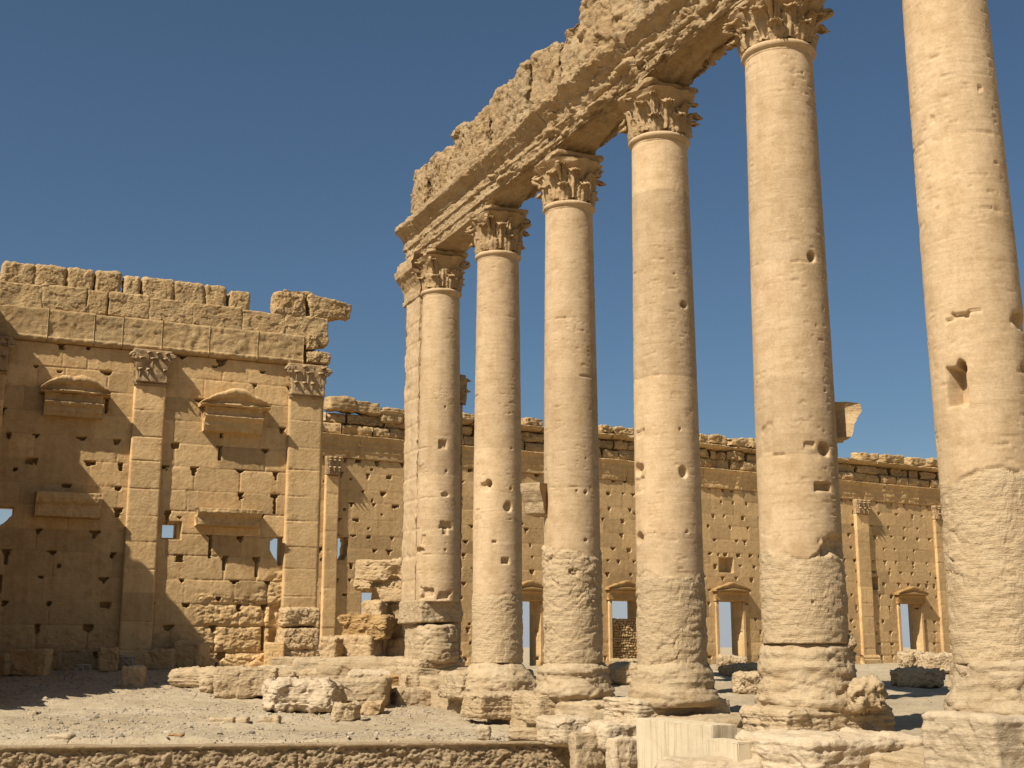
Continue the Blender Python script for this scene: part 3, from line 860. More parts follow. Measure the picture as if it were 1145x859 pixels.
# consoles are carved on their shafts
def find(nm, y):
    for o in S.objects:
        if o.name.split('.')[0] == nm and abs(o.location.y - y) < .1 and o.parent is None: return o
zc3 = col_z(3, 574)
console("bracket", find("column", col_y(3)), (-.60, .45, zc3), R(-58), .62, .75, .85, 71, M_ROUGH)
zc5 = col_z(5, 486)
console("bracket", find("column", col_y(5)), (.60, .10, zc5 + .03), R(62), .80, .88, .74, 72, M_WARM)

# ---- end pier with its half column
def pier():
    y = col_y(1); n = 1
    e = tag(link("end_pier", None, loc=(0, y, 0)), "leftmost upright of the colonnade, a square pier fused to a half column", 'pier', None, 'thing')
    joints = sorted(col_z(1, q) for q in (355, 376, 404, 440, 470, 500, 530, 556, 590, 620, 648))
    holes = [H(1, 495, 497, 9, 9, .12, 'rect'), H(1, 470, 524, 7, 11, .03, 'scar'), H(1, 463, 526, 4, 12, .02, 'scar'), H(1, 497, 553, 8, 5, .08), H(1, 499, 587, 12, 7, .07, 'scar'),
             H(1, 498, 593, 6, 9, .09, 'rect'), H(1, 468, 615, 9, 6, .09), H(1, 473, 604, 5, 12, .05, 'scar', .5), H(1, 499, 527, 3, 3, .06), H(1, 498, 615, 3, 3, .05),
             H(1, 477, 663, 16, 12, .12, 'scar'), H(1, 497, 666, 14, 8, .10, 'scar'), H(1, 498, 455, 3, 3, .05)]
    V, F, tr, tone, ro = shaft(1, 2.95, 2.9, joints, holes, 15, 260, .03, .03)
    link("half_column", to_mesh("half_column", V, F, M_COL, {'tone': tone, 'rough': ro}, True, tr), e)
    # rectangular body behind: sides as relief sheets around a box
    mb = MB()
    def slab(x0, x1, y0, y1, z0, z1, sd, step=.05, amp=.01):
        nn = [max(2, int((b - a) / step)) for a, b in ((x0, x1), (y0, y1), (z0, z1))]
        # box of gridded faces
        for ax in range(3):
            o = [i for i in range(3) if i != ax]
            lo = [x0, y0, z0]; hi = [x1, y1, z1]
            a = np.linspace(lo[o[0]], hi[o[0]], nn[o[0]] + 1); b = np.linspace(lo[o[1]], hi[o[1]], nn[o[1]] + 1)
            A, B = np.meshgrid(a, b)
            for sgn, val in ((-1, lo[ax]), (1, hi[ax])):
                Pp = np.zeros(A.shape + (3,)); Pp[..., o[0]] = A; Pp[..., o[1]] = B; Pp[..., ax] = val
                d = amp * fbm(Pp * 2.5 + sd, 3, sd) + amp * fbm(Pp * 8 + sd, 2, sd + 1)
                if ax != 2:
                    for zz in joints:
                        d -= .03 * np.exp(-((Pp[..., 2] - zz - .012 * fbm(Pp * 1.5, 2, sd + 4)) / .03) ** 2)
                    br = fbm(Pp * 2, 3, sd + 6); d -= .08 * np.maximum(0, br - .5)
                ed = np.minimum(np.minimum(A - a[0], a[-1] - A), np.minimum(B - b[0], b[-1] - B))
                d -= .02 * np.exp(-ed / .05) * (1 + 1.5 * fbm(Pp * 4, 2, sd + 8))
                Pp[..., ax] += sgn * d
                f = grid_faces(len(a), len(b))
                flip = (sgn > 0) == (ax == 1)
                mb.add(Pp.reshape(-1, 3), f[:, ::-1] if flip else f)
    slab(-.735, .74, .25, 1.65, 2.25, 14.0, 5)
    slab(.55, 1.10, .55, 1.60, .6, 10.0, 7)
    o = build(mb, "pier_body", M_COL, e)
    # two rough lower courses
    V, F = stone(1.56, 2.3, .78, 81, .08, .03, .03, .02, .05); V[:, 1] += .72; V[:, 2] += 2.2; V[:, 0] += .0
    link("pier_drum", to_mesh("pier_drum", V, F, M_ROUGH), e)
    V, F, tr = mass([(.93, .75, .05), (1.3, .77, .05), (1.9, .76, .03), (2.22, .72, 0)], 82, amp=.06, bed=.03, chunk=.10)
    link("half_column_foot", to_mesh("half_column_foot", V, F, M_ROUGH, None, True, tr), e)
    V, F = stone(1.36, 1.45, 1.30, 82, .08, .03, .04, .03, .06); V[:, 1] += .98; V[:, 2] += .95; V[:, 0] += .08
    link("pier_drum", to_mesh("pier_drum", V, F, M_ROUGH), e)
    V, F = stone(1.70, 2.5, .52, 83, .3, .05, .04, .03, .06); V[:, 1] += .72; V[:, 2] += .48; V[:, 0] += .0
    link("base", to_mesh("base", V, F, M_ROUGH), e)
    # carved head of the half column
    s = RADS[1] / .79
    kz = (15.24 - Z_RING[1] - .12) / 1.86
    V, F = corinthian(19, s, .45); V = V * [1, 1, kz / s]; Q, T3 = split_tris(F)
    c = link("capital", to_mesh("capital", V, Q, M_CAP, None, True, T3), e, (0, 0, Z_RING[1] + .12))
    V, F = astragal(RADS[1] * .885, 9); link("astragal", to_mesh("astragal", V, F, M_COL), c, (0, 0, -.12))
    V, F = abacus(11, s, .4); V = V * [1, 1, kz / s]; link("abacus", to_mesh("abacus", V, F, M_CAP), c, (0, 0, 1.55 * kz))
    # anta capital: mouldings along the side face and round the back corner
    prof = [(0, 13.72), (.05, 13.74), (.06, 13.9), (.02, 13.94), (.03, 14.2), (.10, 14.35), (.22, 14.55), (.36, 14.68), (.40, 14.72), (.42, 14.95), (.36, 15.0), (.30, 15.25), (0, 15.27)]
    V, F = moulding(-1.95, -.1, prof, 12, .035, .03, back=-.3, chunk=.12); Q, T3 = split_tris(F)
    link("moulded_cap", to_mesh("moulded_cap", V, Q, M_CAP, None, True, T3), e, (-.735, 0, 0), R(-90))
    mb = MB(); Vb, Fb = stone(1.3, 1.3, 1.5, 85, .08, .03, .03, .02, .1); Vb += [0.05, 1.0, 13.85]; mb.add(Vb, Fb)
    build(mb, "cap_block", M_CAP, e)
    # lower engaged order on the far side: small carved head
    mb = MB()
    Vb, Fb = stone(.50, 1.1, 1.05, 86, .1, .05, .04, .02, .1); Vb *= [1, 1, 1]; Vb[:, 0] *= 1 + .25 * (Vb[:, 2] / 1.05); Vb += [.92, 1.08, 9.98]; mb.add(Vb, Fb)
    for k in range(3):
        def mp(tan, out, z, k=k): return np.stack([1.16 + out, .72 + .36 * k + tan, z], -1)
        mb.add(*leaf(mp, 10.0, .55, .36, .16, 90 + k))
        mb.add(*leaf(mp, 10.3, .65, .3, .18, 95 + k))
    build(mb, "pilaster_capital", M_CAP, e)
    return e
pier()

# ------------------------------------------------------------------ entablature
def architrave(y0, y1, label, seed, wear, arch, end_cap=False):
    """one block lying on two capitals; section in x-z swept along y"""
    zb = 15.20
    fx = .60
    sec = [(.60, 0), (-fx, 0), (-fx, .34), (-fx - .055, .36), (-fx - .055, .70), (-fx - .11, .72), (-fx - .11, 1.02), (-fx - .16, 1.05), (-fx - .19, 1.14),
           (-fx - .30, 1.24), (-fx - .44, 1.38), (-fx - .46, 1.42), (-fx - .46, 1.58), (-fx - .30, 1.66), (.3, 1.66), (.8, 1.66), (.85, 1.5), (.66, 1.15), (.66, .6), (.60, 0)]
    sec = np.array(sec); pts = []
    for a, b in zip(sec[:-1], sec[1:]):
        k = max(1, int(np.ceil(np.linalg.norm(b - a) / .032)))
        for t in range(k): pts.append(a + (b - a) * t / k)
    pts = np.array(pts); m = len(pts); n = int((y1 - y0) / .032)
    ys = np.linspace(y0 + .012, y1 - .012, n + 1)
    X = np.repeat(pts[None, :, 0], n + 1, 0).copy(); Z = np.repeat(pts[None, :, 1], n + 1, 0).copy(); Y = np.repeat(ys[:, None], m, 1)
    t = (Y - y0) / (y1 - y0)
    P = np.stack([X, Y, Z], -1) + seed * 3.1
    c = np.array([.0, .83])
    nx = X - c[0]; nz = (Z - c[1]); ln = np.hypot(nx * .9, nz) + 1e-6; nx /= ln; nz /= ln
    lo = fbm(P * np.array([1.1, .55, 1.5]), 4, seed); hi = fbm(P * np.array([4, 2.2, 6]), 3, seed + 3); bd = fbm(P * np.array([2, .5, 7]), 3, seed + 5)
    wp = P + .12 * np.stack([fbm(P * 1.5 + 3, 2, seed + 40), fbm(P * 1.5 + 8, 2, seed + 41), fbm(P * 1.5 + 15, 2, seed + 42)], -1)
    fa = facet(wp * np.array([2.2, .9, 2.8]), seed + 11); fb = facet(wp * np.array([5, 2.2, 6.5]), seed + 12)
    gate = .35 + .65 * sstep(fbm(P * .6, 2, seed + 7), -.3, .4)
    d = wear * gate * (.07 * lo + .04 * hi + .05 * bd + .07 * fa + .06 * fb) + (.35 + .65 * wear) * (.022 * facet(wp * np.array([9, 3.2, 15]), seed + 13) + .016 * fbm(P * np.array([12, 5, 22]), 4, seed + 14, .6)) - wear * .20 * np.maximum(0, lo - .12) * (.5 + gate * .5) + .012 * hi
    soff = sstep(-Z, -.30, -.02)
    X = X + nx * d; Z = Z + nz * d * (1 - .4 * soff)
    Z = Z + soff * (arch * np.sin(np.pi * np.clip(t, 0, 1)) ** .6 * (.55 + .45 * np.abs(X) / .6) + .05 * wear * lo)
    X = X * (1 - .10 * soff * wear * np.sin(np.pi * np.clip(t, 0, 1)))
    e_ = np.minimum(Y - y0, y1 - Y)
    k = 1 - .04 * np.exp(-e_ / .05) * (1 + wear * fbm(P * 2, 2, seed + 9))
    X = X * k; Z = c[1] + (Z - c[1]) * k
    V = np.stack([X, Y, Z + zb], -1).reshape(-1, 3)
    F = grid_faces(m, n + 1, True)
    cnt = len(V); tr = []
    caps = []
    for i, fl in ((0, 0), (n, 1)):
        ring = np.arange(m) + i * m; caps.append(V[ring].mean(0)); ci = cnt + len(caps) - 1
        a = ring; b = np.roll(ring, -1)
        tt = np.stack([a, b, np.full(m, ci)], 1); tr.append(tt if fl else tt[:, ::-1])
    V = np.concatenate([V, np.array(caps)])
    yc = (y0 + y1) / 2
    V = V - [0, yc, zb]
    o = link("architrave_block", to_mesh("architrave_block", V, F[:, ::-1], M_ENT, None, True, np.concatenate(tr)[:, ::-1]), loc=(0, yc, zb))
    return tag(o, label, 'architrave block', 'beam blocks resting on the column capitals', 'thing')

Y = [None] + [col_y(n) for n in range(1, 7)]
architrave(Y[1] + .55, Y[1] + 2.15, "short moulded end piece of the stone beam, overhanging the leftmost pier", 4, .45, 0.0)
architrave(Y[2], Y[1] + .53, "crisply ridged stone beam between the leftmost pier and the second column", 5, .55, .06)
architrave(Y[3], Y[2], "worn stone beam spanning the second and third columns from the left", 6, 1.25, .48)
architrave(Y[4], Y[3], "crumbling stone beam from the third column to the scarred middle column", 7, 1.4, .48)
architrave(Y[5], Y[4], "thick cracked stone beam rising from the middle column toward the top edge", 8, 1.45, .55)
architrave(Y[6] - .6, Y[5], "stone beam at the very top edge, right of the cut-off carved capital", 9, 1.3, .3)

frz = [(41.95, 40.6, 1.50), (40.6, 39.3, 1.72), (39.3, 37.8, 1.62), (37.8, 36.75, 1.75), (36.75, 35.0, 1.70), (35.0, 33.4, 1.85), (33.4, 31.9, 1.75), (31.9, 30.1, 1.85),
       (30.1, 28.5, 1.95), (28.5, 26.8, 1.80), (26.8, 25.0, 1.95), (25.0, 23.2, 1.85), (23.2, 21.4, 1.9), (21.4, 19.4, 1.8)]
frz_l = ["squared end block at the left tip of the rough course above the beam", "tall rough block right behind the squared tip block of the upper course",
         "bulging rough block above the second column from the left", "narrow peaked block of the upper course, third bump from its left tip",
         "wide weathered block of the upper course above the second column's right side", "rounded block of the upper course between second and third columns",
         "pitted block of the upper course left of the third column's axis", "broad lumpy block of the upper course above the third column",
         "steep shouldered block of the upper course right of the third column", "smooth faced sloping block of the upper course touching the top edge",
         "rough block over the middle column at the top edge of the view", "hidden topped block right of the middle column, above the beam",
         "upper course block left of the cut-off carved capital", "upper course block above the cut-off carved capital"]
for i, (a, b, h) in enumerate(frz):
    if i > 10: continue
    V, F = stone(1.5, (a - b) + .03, h, 300 + i, .10, .12, .10, .06, .26, n=52)
    o = link("frieze_block", to_mesh("frieze_block", V, F, M_ENT), loc=(-.03 + .05 * ((i * 7) % 3 - 1), (a + b) / 2, 16.83))
    tag(o, frz_l[i], 'stone block', 'rough blocks along the top of the beam', 'thing')

# ------------------------------------------------------------------ left wall (seen in raking light)
YA = 61.55
ZB = .2
def wall_a():
    e = tag(link("ruined_wall", None, loc=(0, YA, 0)), "tall ashlar wall at left, half in shadow, with two pedimented niches and square windows", 'wall', None, 'thing')
    def rm(X, Z):
        a = sstep(4.9 - Z + .8 * fbm(np.stack([X, Z, 0 * X], -1) * .5, 2, 44), 0, .6) * sstep(X, -4.6, -3.6)
        b = sstep(2.6 - Z, 0, .8) * .6
        return np.clip(np.maximum(a, b), 0, 1)
    nx, nz, xs, zs, X, Z, Hh, T = ashlar(-15.2, 1.75, ZB, 15.4, .035, 1.07, 1.75, 7, holes=.85, hole_w=.20, hole_d=.26, off=.004, rough_mask=rm, rough_amp=.085)
    def op(A, B):
        n = .06 * fbm(np.stack([A * 3, B * 3, 0 * A], -1), 2, 6)
        w1 = (np.abs(A + 5.55) < .34) & (np.abs(B - 6.88) < .33)
        w2 = (A > -13.4) & (A < -12.55 + .0) & (B > 6.75 + n) & (B < 7.65) & (B - 6.75 > (A + 13.1) * 1.0 + n)
        w3 = (A > -.75) & (A < -.12) & (B > 5.4 + n) & (B < 6.75) & (B - 5.4 > -(A + .2) * 1.7 - .2 + n) & (B < 6.75 + .0 + (A + .45) * .8)
        w4 = (A > -.55) & (A < -.13) & (B > 2.9) & (B < 4.4 + n) & (A > -.42 + n)
        return w1 | w2 | w3
    closed = ~cells_open(xs, zs, op)
    # window surround cut back around the small square light
    m = (np.abs(X + 5.50) < .46) & (np.abs(Z - 6.86) < .42); Hh = np.where(m, np.minimum(Hh, -.25), Hh)
    m = (X > -.6) & (X < -.08) & (Z > 1.3) & (Z < 3.4); Hh = np.where(m, np.minimum(Hh, -.22 + .1 * fbm(np.stack([X, Z, 0 * X], -1) * 2, 2, 3)), Hh)
    V, F, Tt = relief(nx, nz, X, Z, Hh, closed, 1.1, T)
    link("ashlar_face", to_mesh("ashlar_face", V, F, M_WALL, {'tone': Tt}), e)
    # pilasters
    for (x0, x1, sd, base) in ((-7.62, -6.15, 21, 0), (-.08, 1.62, 22, 1), (-14.7, -13.35, 23, 0)):
        def rm2(X, Z): return sstep(3.4 - Z + .3 * fbm(np.stack([X, Z, 0 * X], -1), 2, 9), 0, .5)
        nx, nz, xs, zs, X, Z, Hh, T = ashlar(x0, x1, ZB, 13.72, .035, 1.25, 99.0, sd, holes=0, off=.004, rough_mask=rm2 if base else None, rough_amp=.10, slots=0)
        Hh = Hh + .27 - .03 * np.exp(-np.minimum(X - x0, x1 - X) / .04)
        V, F, Tt = relief(nx, nz, X, Z, Hh, np.ones((nz - 1, nx - 1), bool), .2, T)
        p = link("pilaster", to_mesh("pilaster", V, F, M_WALL, {'tone': Tt + .06}), e)
        # carved capital of two leaf tiers
        mb = MB(); xm = (x0 + x1) / 2; w = x1 - x0
        V, F = moulding(x0 - .04, x1 + .04, [(.25, 13.68), (.34, 13.7), (.34, 13.82), (.26, 13.86)], sd, .04, .012, back=.1); mb.add(V, F)
        P, F = cube_grid(26)
        zz = (P[:, 2] + 1) / 2
        k = 1 + .20 * sstep(zz, .35, 1)
        nn = fbm(P * 2.2 + sd, 4, sd)
        V = np.stack([xm + P[:, 0] * w / 2 * k * (1 - .05 * nn), -.08 - .20 * k + P[:, 1] * .20 * k + .05 * nn - .12 * sstep(zz, .5, 1) * 0, 13.84 + zz * 1.56], 1)
        mb.add(V, F)
        rs = np.random.RandomState(sd)
        for tier, (zb, h, cnt) in enumerate(((13.86, .62, 4), (14.0, 1.02, 3), (14.35, .95, 4))):
            for q in range(cnt):
                xc = xm + ((q + .5) / cnt - .5) * w * (1.02 + .06 * tier)
                def mp(tan, out, z, xc=xc): return np.stack([xc + tan, -(.34 + .06 * sstep(z, 14.2, 15.3) + out * 1.25), z], -1)
                mb.add(*leaf(mp, zb, h, w / cnt * 1.15, .24, sd + q, root=.02, broken=1 if rs.rand() < .6 else .8))
        # side volutes
        for sx in (-1, 1):
            q = np.linspace(0, 1, 20); ang = q * math.pi * 2.6; rr = .2 * (1 - .65 * q)
            pts = np.stack([xm + sx * (w * .56 + .03 + rr * np.cos(ang)), np.full(20, -.52), 15.05 + rr * np.sin(ang)], 1)
            mb.add(*tube(pts, .075))
        build(mb, "pilaster_capital", M_CAP, p)
        if base:
            mb = MB()
            for (a, b, h0, hh, sdd) in ((x0 - .05, x1 + .1, 2.35, .95, 1), (x0 - .15, x1 + .05, 1.25, 1.1, 2), (x0 - .45, x1 + .15, .45, .85, 3)):
                V, F = stone(b - a, 1.0, hh, 200 + sdd, .18, .05, .06, .05, .12); V += [(a + b) / 2, -.25 - .08 * (3 - sdd) * 0 - .1, h0 - .05]; mb.add(V, F)
            build(mb, "pilaster_base", M_WARM, p)
        else:
            mb = MB()
            V, F = stone(w + .5, 1.0, .75, 210 + sd, .15, .05, .05, .03, .1); V += [xm, -.25, .35]; mb.add(V, F)
            build(mb, "pilaster_base", M_WALL, p)
    # crowning beam of big blocks
    rs = np.random.RandomState(5)
    edges = [-14.9] + [on_y(px, 370, YA)[0] for px in (53, 105, 137, 181, 234, 288)] + [.55]
    mb = MB()
    for a, b in zip(edges[:-1], edges[1:]):
        prof = [(.16, 15.42), (.24, 15.45), (.29, 15.54), (.31, 15.62), (.26, 15.68), (.25, 16.0), (.27, 16.5), (.31, 16.85), (.28, 16.93), (.1, 16.95)]
        o_ = rs.uniform(-.05, .05); dz = rs.uniform(-.02, .05)
        V, F = moulding(a + .012, b - .012, [(p0 + o_, p1) for p0, p1 in prof], 30 + int(rs.rand() * 90), .05, .03, back=-.9, chunk=.14)
        V[:, 2] += np.where(V[:, 2] > 16, dz, 0)
        mb.add(V, F, rs.normal(0, .07))
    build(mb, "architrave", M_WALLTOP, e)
    mb = MB()
    for (x0_, x1_, z0_, z1_, sd) in ((.62, 1.35, 15.45, 16.2, 61), (.7, 1.2, 16.2, 16.9, 62), (1.3, 1.9, 15.5, 16.1, 63)):
        V, F = stone(x1_ - x0_, .9, z1_ - z0_, sd, .15, .08, .06, .04, .12); V += [(x0_ + x1_) / 2, -.05, z0_]; mb.add(V, F)
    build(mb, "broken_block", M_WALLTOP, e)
    # pedimented niche heads and sills
    def ped(name, x0, x1, z0, z1, sd, curved):
        mb = MB(); w = x1 - x0; xm = (x0 + x1) / 2; zm = z0 + (z1 - z0) * .42
        hh = z1 - z0; zm = z0 + hh * .55
        V, F = moulding(x0 + w * .07, x1 - w * .09, [(.2, z0), (.34, z0 + .02), (.36, z0 + hh * .10), (.40, z0 + hh * .11), (.41, z0 + hh * .22), (.50, z0 + hh * .27), (.54, z0 + hh * .33), (.40, z0 + hh * .36), (.36, z0 + hh * .40), (.36, z0 + hh * .5), (.42, zm)], sd, .04, .018, back=-.1, chunk=.10); mb.add(V, F)
        n = 90; xs = np.linspace(x0, x1, n); t = (xs - x0) / w
        top = zm + .20 + (z1 - zm - .20) * (np.clip(1 - np.abs(2 * t - 1) ** (2.4 if curved else 1.45), 0, 1))
        top = top + .05 * fbm(np.stack([xs * 2, 0 * xs, 0 * xs + sd], -1), 3, sd)
        ns = 9
        rows = []
        for k, (o_, f_) in enumerate(((.30, 0), (.55, 0), (.62, .07), (.60, .12), (.42, .22), (.42, .50), (.60, .62), (.68, .84), (.62, 1.0), (-.1, 1.0))):
            z = zm + (top - zm) * f_ if f_ > .1 else np.full(n, zm + f_)
            nn = fbm(np.stack([xs * 2.5, 0 * xs + k * .7, 0 * xs + sd * 2], -1), 3, sd + k)
            rows.append(np.stack([xs, -(o_ + .055 * nn), z + .03 * nn], -1))
        rows.append(np.stack([xs, np.full(n, .1), np.full(n, zm)], -1))
        V = np.stack(rows, 0)
        F = grid_faces(n, len(rows))
        cl = len(rows) - 1
        i = np.arange(n - 1)
        F = np.concatenate([F, np.stack([cl * n + i, cl * n + i + 1, i + 1, i], 1)])
        mb.add(V.reshape(-1, 3), F)
        for a, fl in ((0, 0), (n - 1, 1)):
            ring = V[:, a]; c = ring.mean(0); vv = np.concatenate([ring, c[None]]); m_ = len(ring)
            q = np.array([[k, (k + 1) % m_, m_, m_] for k in range(m_)]); mb.add(vv, q if fl else q[:, ::-1])
        mb.V = [v * np.array([1, 1.5, 1]) for v in mb.V]
        return build(mb, name, M_WALL, e)
    ped("pediment", on_y(43, 450, YA)[0], on_y(121, 450, YA)[0], on_y(80, 468, YA)[2], on_y(80, 423, YA)[2], 41, True)
    ped("pediment", on_y(221, 465, YA)[0], on_y(298, 465, YA)[0], on_y(258, 485, YA)[2], on_y(258, 437, YA)[2], 42, False)
    for (xa, xb, za, zb_, sd) in ((38, 111, 580, 553, 51), (218, 289, 590, 571, 52)):
        x0, x1 = on_y(xa, 570, YA)[0], on_y(xb, 570, YA)[0]; z0, z1 = on_y((xa + xb) / 2, za, YA)[2], on_y((xa + xb) / 2, zb_, YA)[2]
        h = z1 - z0
        V, F = moulding(x0, x1, [(.15, z0), (.42, z0 + .03), (.44, z0 + h * .5), (.56, z0 + h * .62), (.62, z0 + h * .78), (.62, z1), (.3, z1 + .02)], sd, .04, .025, back=-.1, chunk=.10)
        V[:, 1] *= 1.5
        mb = MB(); mb.add(V, F); build(mb, "sill", M_WALL, e)
    return e
wall_a()

# loose stones along the wall top
def px_block(name, box, label, cat, group=None, y=None, x=None, ground=False, zbot=None, dep=1.0, rz=None, mat=M_ROUGH, seed=1, sink=.05, aligned=False, grow=1.04, **kw):
    x0, y0, x1, y1 = box; xm = (x0 + x1) / 2
    if name.startswith(('foundation', 'ledge')):
        kw['rough'] = kw.get('rough', .05) * .5; kw['chip'] = kw.get('chip', .12) * .6; kw['rnd'] = kw.get('rnd', .2) * .75
    if aligned == 'x':          # long face in the plane x = const, end face towards the viewer
        def solve(X, pxx, z):
            lo, hi = 8.0, 120.0
            for _ in range(40):
                m = (lo + hi) / 2
                if proj([X, m, z])[0] > pxx: lo = m
                else: hi = m
            return m
        yn = solve(x + dep, x1, 0.0); yf = solve(x, x0, 0.0); yf = max(yf, yn + .5)
        zb = CAM[2] + (on_x(0, 0, x)[2] * 0)
        def zsol(X, Yy, pyy):
            a, b = proj([X, Yy, 0.0])[1], proj([X, Yy, 1.0])[1]; return (pyy - a) / (b - a)
        zb = zsol(x, yn, y1); zt = max(zsol(x, (yn + yf) / 2, y0), zb + .2)
        V, F = stone(yf - yn, dep, zt - zb + sink, seed, **kw)
        V = np.stack([-V[:, 1], V[:, 0], V[:, 2]], 1)
        o = link(name, to_mesh(name, V, F, mat, None), loc=(x + dep / 2, (yn + yf) / 2, zb - sink), rz=0.0 if rz is None else rz)
        return tag(o, label, cat, group, 'thing')
    if ground: P = on_ground(xm, y1)
    elif y is not None: P = on_y(xm, y1, y)
    elif x is not None: P = on_x(xm, y1, x)
    else: P = on_z(xm, y1, zbot)
    d = (P - CAM) @ _AX
    W = (x1 - x0) * d / _F; Hh = (y1 - y0) * d / _F / _cp
    if ground or zbot is not None: Hh = Hh - dep * .035
    if aligned:
        w = max(.2, (W - dep * _sh * .9) / _ch); ang = 0.0 if rz is None else rz
    else:
        w = W; ang = -CAM_Y + (0 if rz is None else rz)
    hd = (P - CAM)[:2]; hd = hd / np.linalg.norm(hd)
    fw = np.array([0, 1.0]) if aligned else hd
    cx, cy = P[0] + fw[0] * dep / 2, P[1] + fw[1] * dep / 2
    V, F = stone(w * grow, dep, (Hh + sink) * (1 + (grow - 1) * .6), seed, **kw)
    o = link(name, to_mesh(name, V, F, mat, None), loc=(cx, cy, P[2] - sink), rz=ang)
    return tag(o, label, cat, group, 'thing')

TOPG = "loose stones along the top of the left wall"
ordn = ["first", "second", "third", "fourth", "fifth", "sixth", "seventh", "eighth", "ninth", "tenth", "eleventh", "twelfth", "thirteenth", "fourteenth", "fifteenth", "sixteenth"]
lowc = [(-8, 318, 45, 345), (48, 323, 94, 350), (95, 328, 121, 353), (122, 332, 166, 357), (167, 339, 215, 363), (216, 344, 269, 369), (270, 352, 318, 377), (318, 356, 366, 386)]
upc = [(2, 296, 36, 320), (38, 300, 72, 325), (73, 303, 104, 329), (106, 306, 135, 332), (136, 312, 158, 335), (159, 315, 194, 340), (195, 319, 228, 344), (228, 323, 254, 347), (255, 328, 280, 353)]
for i, b in enumerate(lowc):
    lab = f"{ordn[i]} stone from the left in the lower loose course on the shaded left wall"
    if i == 7: lab = "rightmost stone of the lower loose course, over the left wall's corner capital"
    px_block("parapet_block", b, lab, 'stone block', TOPG, y=YA - .22, dep=1.0, aligned=True, mat=M_WALLTOP, seed=400 + i, rnd=.10, jit=.05, rough=.035, bed=.01, chip=.06, sink=.0, grow=1.16)
for i, b in enumerate(upc):
    px_block("parapet_stone", b, f"{ordn[i]} rounded stone from the left in the topmost course on the left wall", 'stone block', TOPG, y=YA - .15, dep=.9, aligned=True, mat=M_WALLTOP,
             seed=430 + i, rnd=.22, jit=.06, rough=.045, bed=.01, chip=.05, sink=.0, grow=1.22)
px_block("parapet_stone", (303, 329, 344, 357), "rounded stone left of the pointed cornice stone, at the left wall's top corner", 'stone block', TOPG, y=YA - .2, dep=1.0, aligned=True, mat=M_WALLTOP, seed=450, rnd=.25, rough=.07, sink=0)
px_block("parapet_slab", (316, 326, 352, 333), "thin flat stone lying on the rounded stone at the left wall's top corner", 'stone slab', None, y=YA + .1, dep=.8, aligned=True, mat=M_WALLTOP, seed=451, rnd=.2, rough=.04, sink=0.02)
px_block("cornice_stone", (342, 331, 394, 360), "pointed cornice stone jutting right into the sky off the left wall's corner", 'stone block', None, y=YA - .2, dep=1.0, aligned=True, mat=M_WALLTOP, seed=452, rnd=.12, rough=.05, sink=0, taper=(1.0, .55))

# side wall that throws the big shadow; it runs towards the viewer just outside the left of the view
def wall_c():
    prof = [(61.3, 17.6), (60.4, 17.2), (59.4, 14.6), (58.9, 13.6), (57.2, 13.8), (55.0, 13.6), (53.2, 12.8), (51.0, 12.0), (49.0, 10.6), (47.4, 9.2), (46.4, 8.0), (45.6, 5.6), (44.2, 3.4), (42.6, 1.8), (41.0, .6)]
    ys = np.array([p[0] for p in prof])[::-1]; zs_ = np.array([p[1] for p in prof])[::-1]
    x0 = 0.0; x1 = 20.6
    nx, nz, xs, zs, X, Z, Hh, T = ashlar(x0, x1, .0, 17.6, .07, 1.07, 1.8, 77, holes=.5)
    def op(A, B):
        y = 61.4 - A
        top = np.interp(y, ys, zs_)
        k = np.floor(A / .9 + .4); top = np.floor((top + .35 * np.sin(k * 12.9)) / 1.07 + .5) * 1.07
        return B > top + .12 * fbm(np.stack([A * 2, B * 0, 0 * A], -1), 2, 8)
    closed = ~cells_open(xs, zs, op)
    V, F, Tt = relief(nx, nz, X, Z, Hh, closed, 1.2, T)
    # local x runs from the corner towards the viewer (-Y); faces +X
    W = np.stack([-V[:, 1], -V[:, 0], V[:, 2]], 1)
    o = link("side_wall", to_mesh("side_wall", W, F, M_WALL, {'tone': Tt}), loc=(-14.32, 61.4, 0.1))
    tag(o, "stepped side wall at the far left edge, joining the shaded wall at a right angle", 'wall', None, 'thing')
wall_c()

